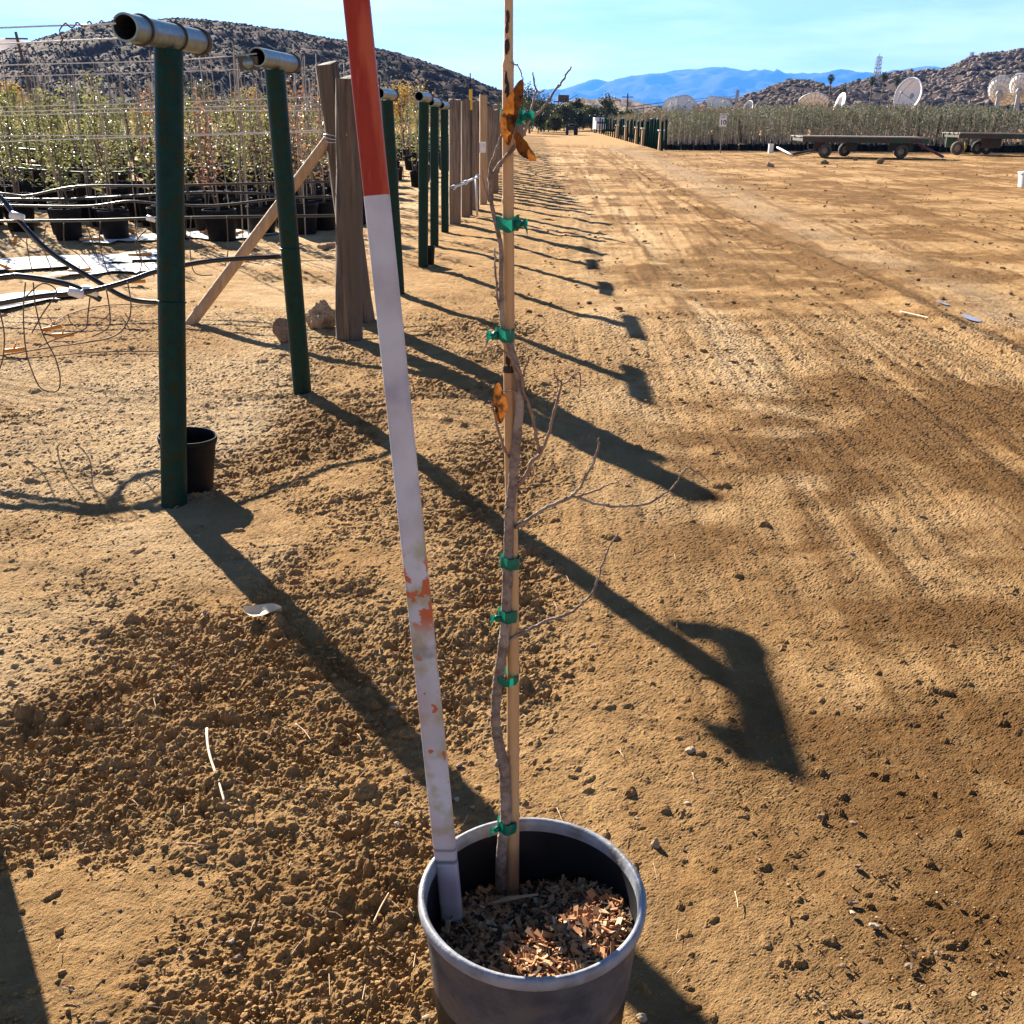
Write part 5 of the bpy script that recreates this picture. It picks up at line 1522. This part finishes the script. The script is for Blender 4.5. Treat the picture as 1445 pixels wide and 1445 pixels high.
def palm(px, ytop, Y, label):
    t = pp(px, ytop, Y); root = empty('palm_tree', (t.x, Y, 0), label, 'palm tree', 'tall fan palms behind the right nursery')
    MB().tube([(t.x, Y, -.5), (t.x + .1, Y, t.z * .5), (t.x, Y, t.z)], [.2, .14, .12], 8).build('trunk', M['trunk'], root, True)
    mb = MB(); R = 6.5 / F * Y
    for k in range(150):
        a = rgp.uniform(0, 2 * PI); el = rgp.uniform(-.9, 1.1); d = Vector((math.cos(a) * math.cos(el), math.sin(a) * math.cos(el), math.sin(el)))
        c = Vector((t.x, Y, t.z)) + d * R * rgp.uniform(.3, .8); mb.leaf(c, R * rgp.uniform(.5, .8), R * .16, d + Vector((0, 0, -.3)), (0, 0, 1))
    for k in range(50):
        a = rgp.uniform(0, 2 * PI); c = Vector((t.x + math.cos(a) * R * .25, Y + math.sin(a) * R * .25, t.z - R * rgp.uniform(.3, 1))); mb.leaf(c, R * .5, R * .15, (0, 0, -1), (math.cos(a), math.sin(a), 0))
    mb.build('crown', M['leaf_dark'], root)


palm(1173, 110, 230, 'leftmost tall palm, standing clear against the blue mountain')
palm(1190, 128, 225, 'short palm in front of the sideways dish')
palm(1231, 113, 235, 'palm just under the lattice tower')
palm(1248, 107, 235, 'tall palm right of the lattice tower foot')
palm(1266, 113, 235, 'rightmost palm, beside the tall oval dish')


def lattice(px, ytop, ybase, wpx, Y, name, label, cat, arms=None, m='steel'):
    t = pp(px, ytop, Y); b = pp(px, ybase, Y); root = empty(name, (b.x, Y, b.z), label, cat)
    w0 = wpx / F * Y / 2; w1 = w0 * .55; mb = MB(); H_ = t.z - b.z; n = 7; th = Y * .00025
    for sx in (-1, 1):
        for sy in (-1, 1): mb.tube([(b.x + sx * w0, Y + sy * w0, b.z), (b.x + sx * w1, Y + sy * w1, t.z)], th, 4)
    mb.build('legs', M[m], root); mb = MB()
    for k in range(n):
        f0, f1 = k / n, (k + 1) / n; a, c = w0 + (w1 - w0) * f0, w0 + (w1 - w0) * f1; z0, z1 = b.z + H_ * f0, b.z + H_ * f1
        for sy in (-1, 1):
            mb.tube([(b.x - a, Y + sy * a, z0), (b.x + c, Y + sy * c, z1)], th * .7, 4); mb.tube([(b.x + a, Y + sy * a, z0), (b.x - c, Y + sy * c, z1)], th * .7, 4)
            mb.tube([(b.x - c, Y + sy * c, z1), (b.x + c, Y + sy * c, z1)], th * .7, 4)
    mb.build('bracing', M[m], root)
    if arms == 'antennas':
        for k in range(7):
            z = t.z - H_ * (.02 + .1 * k); sx = -1 if k % 2 else 1
            MB().box((b.x + sx * w1 * 1.25, Y - w1, z), (w1 * .5, w1 * .3, H_ * .1)).build('antenna', M['white_pl'], root)
        MB().tube([(b.x, Y, t.z), (b.x, Y, t.z + H_ * .12)], th, 4).build('mast', M[m], root)
        MB().lathe((b.x - w0 * .8, Y - w0, b.z + H_ * .35), [(.01, -.2), (w0 * .5, 0), (w0 * .55, .2)], 14, (0, -1, 0)).build('drum_antenna', M['white_pl'], root)
    if arms == 'pylon':
        for q in (.98, .85, .72): MB().beam((b.x - w0 * 1.5, Y, b.z + H_ * q), (b.x + w0 * 1.5, Y, b.z + H_ * q), th * 1.5, th * 1.5).build('crossarm', M[m], root)
    return root


lattice(1236, 80, 118, 8, 300, 'lattice_tower', 'tall lattice mast hung with antennas behind the palms', 'tower', 'antennas')
lattice(1368, 74, 100, 5, 900, 'power_pylon', 'small pale pylon on the shoulder of the boulder ridge', 'pylon', 'pylon')
lattice(1039, 127, 152, 4, 700, 'power_pylon', 'faint pylon before the blue mountain, above the speed sign', 'pylon', 'pylon')
# power lines
for i, (y0, y1) in enumerate(((137, 138), (141, 139))):
    P = [pp(x, yy, Y) for x, yy, Y in ((890, y0 + 14, 260), (960, y0 + 5, 420), (1039, y1 - 3, 700))]
    tag(MB().tube(smooth(P, 5), .09, 4).build('power_line', M['dark_wood'], None, loc=P[0]), ['upper power line running to the faint pylon', 'lower power line running to the faint pylon'][i], 'power line')
# utility poles
for (px, yt, Y, lb) in ((886, 132, 170, 'wooden utility pole with crossarm above the right road posts'), (22, 45, 90, 'thin leaning utility pole at the left edge against the hill'), (1371, 133, 240, 'bare pole at the foot of the right boulder ridge')):
    t = pp(px, yt, Y); root = empty('utility_pole', (t.x, Y, 0), lb, 'utility pole')
    MB().tube([(t.x + (.8 if px == 22 else 0), Y, -.5), (t.x, Y, t.z)], [.16, .11], 7).build('pole', M['dark_wood'], root)
    MB().beam((t.x - .9, Y, t.z - .5), (t.x + .9, Y, t.z - .5), .12, .12).build('crossarm', M['dark_wood'], root)
    if px == 886: MB().lathe((t.x + .35, Y - .1, t.z - 2), [(.001, 0), (.25, 0), (.25, .8), (.001, .8)], 10).build('transformer', M['steel'], root)
# timber lookout on the rise above the trees
t = pp(795, 136, 170); b = pp(795, 147, 170); root = empty('timber_platform', (b.x, 170, b.z - 2), 'dark timber platform on the rise above the far trees', 'platform')
MB().box((t.x, 170, t.z - .25), (1.7, 1.4, .9)).build('cabin', M['dark_wood'], root)
mb = MB()
for sx in (-1, 1):
    for sy in (-1, 1): mb.beam((t.x + sx * 1.0, 170 + sy * .8, b.z - 3), (t.x + sx * .75, 170 + sy * .6, t.z - .6), .12, .12)
mb.build('legs', M['dark_wood'], root)
MB().box((t.x - .2, 170, t.z - .78), (2.8, 1.9, .14)).build('deck', M['dark_wood'], root); MB().beam((t.x + .6, 170, t.z - .6), (t.x + 2.2, 170, t.z + .25), .08, .08).build('boom', M['dark_wood'], root)


# ------------------------------------------------------------------ hills
def hill(name, prof, D, near, far, m, amp, nu, nv, seed, extend=1.0):
    xs = np.array([p[0] for p in prof], float); ys_ = np.array([p[1] for p in prof], float)
    U = np.linspace(xs[0], xs[-1], nu); cr = np.interp(U, xs, ys_)
    k = np.exp(-np.linspace(-2, 2, 11) ** 2); k /= k.sum(); pad = np.pad(cr, 5, mode='edge'); cr = np.convolve(pad, k, 'valid')
    dirs = [ray(u, c) for u, c in zip(U, cr)]
    zc = np.array([CH + d.z * D / d.y for d in dirs]); xc = np.array([d.x / d.y for d in dirs])
    vs = np.concatenate([np.linspace(0, 1, nv), 1 + np.linspace(.06, 1, max(4, nv // 4))])
    X = np.zeros((len(vs), nu)); Yv = np.zeros_like(X); Z = np.zeros_like(X)
    for i, v in enumerate(vs):
        if v <= 1: Yd = near + (D - near) * v; s_ = (3 * v * v - 2 * v ** 3) * .55 + .45 * v
        else: Yd = D + (far - D) * (v - 1); s_ = 1 - .9 * (v - 1) ** 1.5
        X[i] = xc * Yd; Yv[i] = Yd; Z[i] = zc * s_ - (1 - min(v, 1)) * .6
    env = np.clip(np.where(vs[:, None] <= 1, np.sin(np.clip(vs[:, None], 0, 1) * PI * .93) + .06, .3), 0, 1)
    sc = amp * 6
    Z = Z + amp * env * (fbm(X / sc, Yv / sc, seed, 5, .55) * 2 + .8 * np.abs(fbm(X / sc * .6 + .3 * Yv / sc, Yv / sc * .15, seed + 7, 3)))
    nr, nc = X.shape; i = np.arange(nr * nc).reshape(nr, nc)
    q = np.stack([i[:-1, :-1], i[:-1, 1:], i[1:, 1:], i[1:, :-1]], -1).reshape(-1, 4)
    me = bpy.data.meshes.new(name); me.from_pydata(np.stack([X.ravel(), Yv.ravel(), Z.ravel()], 1).tolist(), [], q.tolist())
    me.materials.append(m); me.polygons.foreach_set('use_smooth', [True] * len(q)); me.update()
    o = bpy.data.objects.new(name, me); COL.objects.link(o); tag(o, kind='structure')
    return X, Yv, Z


def scatter(name, grid, n, smin, smax, m, seed, label, cat, sub=1, flat=.8, vmax=.78, smooth_=False, cells=None, jit=.4):
    X, Yv, Z = grid; nr, nc = X.shape; rg = np.random.default_rng(seed); nr2 = int(nr * vmax)
    v0, f0 = ICO[sub]; v0 = np.array([tuple(p) for p in v0]); V = []; Fs = []; Mi = []; b = 0; f0 = np.array(f0)
    while len(V) < n:
        r = rg.uniform(.06, 1) * (nr2 - 2); c = rg.uniform(0, nc - 2); i, j = int(r), int(c); fr, fc = r - i, c - j
        w = [(1 - fr) * (1 - fc), (1 - fr) * fc, fr * (1 - fc), fr * fc]
        P = [sum(a * A[ii, jj] for a, (ii, jj) in zip(w, ((i, j), (i, j + 1), (i + 1, j), (i + 1, j + 1)))) for A in (X, Yv, Z)]
        dn = float(vn(np.array([P[0] / (smax * 9)]), np.array([P[1] / (smax * 9)]), seed)[0]) + .5
        if rg.random() > dn * 2.2: continue
        s_ = smin + (smax - smin) * rg.random() ** 2.2
        a = rg.uniform(0, 6.28); q = v0 * (1 + jit * (rg.random((len(v0), 1)) - .5)) * np.array([rg.uniform(.8, 1.4), rg.uniform(.8, 1.2), flat * rg.uniform(.7, 1.2)]) * s_
        q = np.stack([q[:, 0] * math.cos(a) - q[:, 1] * math.sin(a), q[:, 0] * math.sin(a) + q[:, 1] * math.cos(a), q[:, 2]], 1)
        V.append(q + np.array(P) + np.array([0, 0, s_ * flat * .35])); Fs.append(f0 + b); b += len(v0)
        Mi.append(np.full(len(f0), rg.integers(0, len(m))))
    me = bpy.data.meshes.new(name); me.from_pydata(np.concatenate(V).tolist(), [], np.concatenate(Fs).tolist())
    for x in m: me.materials.append(x)
    me.polygons.foreach_set('material_index', np.concatenate(Mi).astype(np.int32))
    me.update(); o = bpy.data.objects.new(name, me); COL.objects.link(o)
    return tag(o, label, cat, kind='stuff')


mh = mat('brushy_hillside', (.075, .044, .028), (.042, .026, .018), .12, .95, c3=(.10, .062, .04), s3=.05, spec=.03)
mb1 = mat('brush_dark', (.03, .021, .012), (.05, .036, .024), 1, .9, spec=.03); mb2 = mat('brush_grey', (.075, .052, .038), (.10, .072, .052), 1, .9, spec=.03)
mr = mat('boulder_slope', (.05, .036, .03), (.09, .065, .053), .1, .95, spec=.03)
mr1 = mat('boulder', (.30, .225, .175), (.17, .125, .095), .6, .95, spec=.03); mr2 = mat('boulder_dark', (.09, .068, .055), (.14, .105, .085), .6, .95, spec=.03)
mt = mat('far_mountain', (.10, .085, .07), (.07, .06, .05), .001, .95, c3=(.16, .12, .1), s3=.0008, spec=.03)

HL = hill('hill', [(-420, 190), (-260, 150), (-120, 112), (-40, 88), (20, 68), (60, 55), (100, 43), (150, 33), (200, 29), (260, 28), (310, 31), (360, 38), (420, 47), (500, 61), (560, 76), (620, 94), (680, 118), (720, 134), (760, 145), (800, 152), (850, 158), (900, 166)], 330, 170, 460, mh, 1.2, 300, 80, 5, 1.0)
scatter('brush', HL, 48000, .12, .38, [mb1, mb1, mb2], 3, 'low dark brush covering the left hill', 'brush', 0, .75, .82)
hill('far_hill', [(-600, 90), (-300, 70), (-60, 60), (0, 58), (40, 60), (70, 64), (110, 90), (160, 150)], 900, 500, 1300, mat('pale_hill', (.3, .2, .16), (.22, .15, .12), .02, .95, spec=.03), 5, 90, 30, 8)
hill('low_hill', [(740, 168), (780, 152), (800, 147), (830, 143), (855, 139), (880, 141), (905, 147), (935, 153), (970, 160)], 650, 420, 900, mat('low_brown_hill', (.2, .14, .1), (.12, .09, .07), .03, .95, spec=.03), 3, 120, 30, 9)
HR = hill('boulder_hill', [(900, 166), (930, 156), (965, 152), (1000, 147), (1040, 142), (1070, 133), (1095, 122), (1115, 116), (1132, 114), (1150, 117), (1165, 124), (1180, 127), (1205, 128), (1240, 140), (1290, 165)], 420, 240, 560, mr, 1.3, 200, 60, 12)
scatter('boulders', HR, 9000, .25, 1.15, [mr1, mr1, mr2], 4, 'boulders strewn over the nearer rocky hill', 'boulders', 0, .8, .84)
HR2 = hill('boulder_ridge', [(1130, 160), (1170, 130), (1200, 119), (1240, 109), (1270, 104), (1300, 102), (1325, 101), (1345, 96), (1370, 83), (1390, 77), (1420, 75), (1445, 71), (1500, 55), (1600, 30), (1800, 10), (2100, 40)], 520, 280, 700, mr, 1.8, 260, 70, 14)
scatter('boulders', HR2, 20000, .28, 1.35, [mr1, mr1, mr2], 6, 'boulders strewn over the larger rocky ridge at right', 'boulders', 0, .8, .84)
hill('mountain', [(500, 166), (600, 155), (700, 146), (760, 138), (800, 128), (850, 119), (900, 109), (940, 104), (970, 99), (985, 97), (1005, 99), (1022, 98), (1050, 103), (1080, 103), (1120, 106), (1180, 106), (1240, 104), (1290, 96), (1320, 92), (1345, 97), (1400, 100), (1600, 95), (1900, 120), (2300, 165)], 15000, 10500, 18500, mt, 90, 300, 60, 18)

# ------------------------------------------------------------------ air
mz = bpy.data.materials.new('haze'); mz.use_nodes = True; nt = mz.node_tree; nt.nodes.clear()
out = nt.nodes.new('ShaderNodeOutputMaterial'); pv = nt.nodes.new('ShaderNodeVolumePrincipled')
pv.inputs['Color'].default_value = (.07, .28, .80, 1); pv.inputs['Density'].default_value = .00008; pv.inputs['Anisotropy'].default_value = .2
nt.links.new(pv.outputs[0], out.inputs['Volume'])
mb = MB().box((0, 9600, 720), (42000, 20000, 1446)); o = mb.build('haze', mz, None); tag(o, 'thin bluish air between here and the mountain', 'haze', kind='stuff')

# ------------------------------------------------------------------ light
EL, AZ = math.radians(25), math.radians(31)   # sun stands 30 deg left of the view, 25 deg up
sd = Vector((-math.sin(AZ) * math.cos(EL), math.cos(AZ) * math.cos(EL), math.sin(EL)))
ld = bpy.data.lights.new('sun', 'SUN'); ld.energy = 5; ld.angle = math.radians(.45); ld.color = (1, .93, .80)
lo = bpy.data.objects.new('sun', ld); COL.objects.link(lo); lo.rotation_euler = sd.to_track_quat('Z', 'Y').to_euler(); lo.location = (0, 0, 30)
w = bpy.data.worlds.new('World'); S.world = w; w.use_nodes = True; nt = w.node_tree
sk = nt.nodes.new('ShaderNodeTexSky'); sk.sky_type = 'NISHITA'; sk.sun_disc = False; sk.sun_elevation = EL; sk.sun_rotation = -AZ
sk.air_density = .27; sk.dust_density = .08; sk.ozone_density = 1.0
bg = nt.nodes['Background']; bg.inputs['Strength'].default_value = .05; 
tcw = nt.nodes.new('ShaderNodeTexCoord'); mpw = nt.nodes.new('ShaderNodeMapping'); mpw.inputs['Scale'].default_value = (2.2, 2.2, 17); mpw.inputs['Rotation'].default_value = (.06, .03, 0)
nw = nt.nodes.new('ShaderNodeTexNoise'); nw.inputs['Scale'].default_value = 1.6; nw.inputs['Detail'].default_value = 7; nw.inputs['Roughness'].default_value = .6
rw = nt.nodes.new('ShaderNodeMapRange'); rw.inputs['From Min'].default_value = .40; rw.inputs['From Max'].default_value = .66; rw.inputs['To Min'].default_value = .42; rw.inputs['To Max'].default_value = 1.0
sw = nt.nodes.new('ShaderNodeSeparateXYZ'); hw = nt.nodes.new('ShaderNodeMapRange'); hw.interpolation_type = 'SMOOTHSTEP'
hw.inputs['From Min'].default_value = .03; hw.inputs['From Max'].default_value = .19; hw.inputs['To Min'].default_value = 1; hw.inputs['To Max'].default_value = 0
mw_ = nt.nodes.new('ShaderNodeMath'); mw_.operation = 'MULTIPLY'
xw = nt.nodes.new('ShaderNodeMix'); xw.data_type = 'RGBA'; xw.inputs['B'].default_value = (13, 12.6, 12.0, 1)
nt.links.new(tcw.outputs['Generated'], mpw.inputs['Vector']); nt.links.new(mpw.outputs[0], nw.inputs['Vector']); nt.links.new(nw.outputs['Fac'], rw.inputs['Value'])
nt.links.new(tcw.outputs['Generated'], sw.inputs[0]); nt.links.new(sw.outputs['Z'], hw.inputs['Value'])
nt.links.new(rw.outputs[0], mw_.inputs[0]); nt.links.new(hw.outputs[0], mw_.inputs[1])
nt.links.new(mw_.outputs[0], xw.inputs['Factor']); nt.links.new(sk.outputs[0], xw.inputs['A']); nt.links.new(xw.outputs['Result'], bg.inputs['Color'])
S.view_settings.view_transform = 'Standard'; S.view_settings.look = 'None'; S.view_settings.exposure = 2.3; S.view_settings.gamma = 1
S.cycles.volume_bounces = 0; S.cycles.max_bounces = 6; S.cycles.diffuse_bounces = 1; S.cycles.transparent_max_bounces = 6
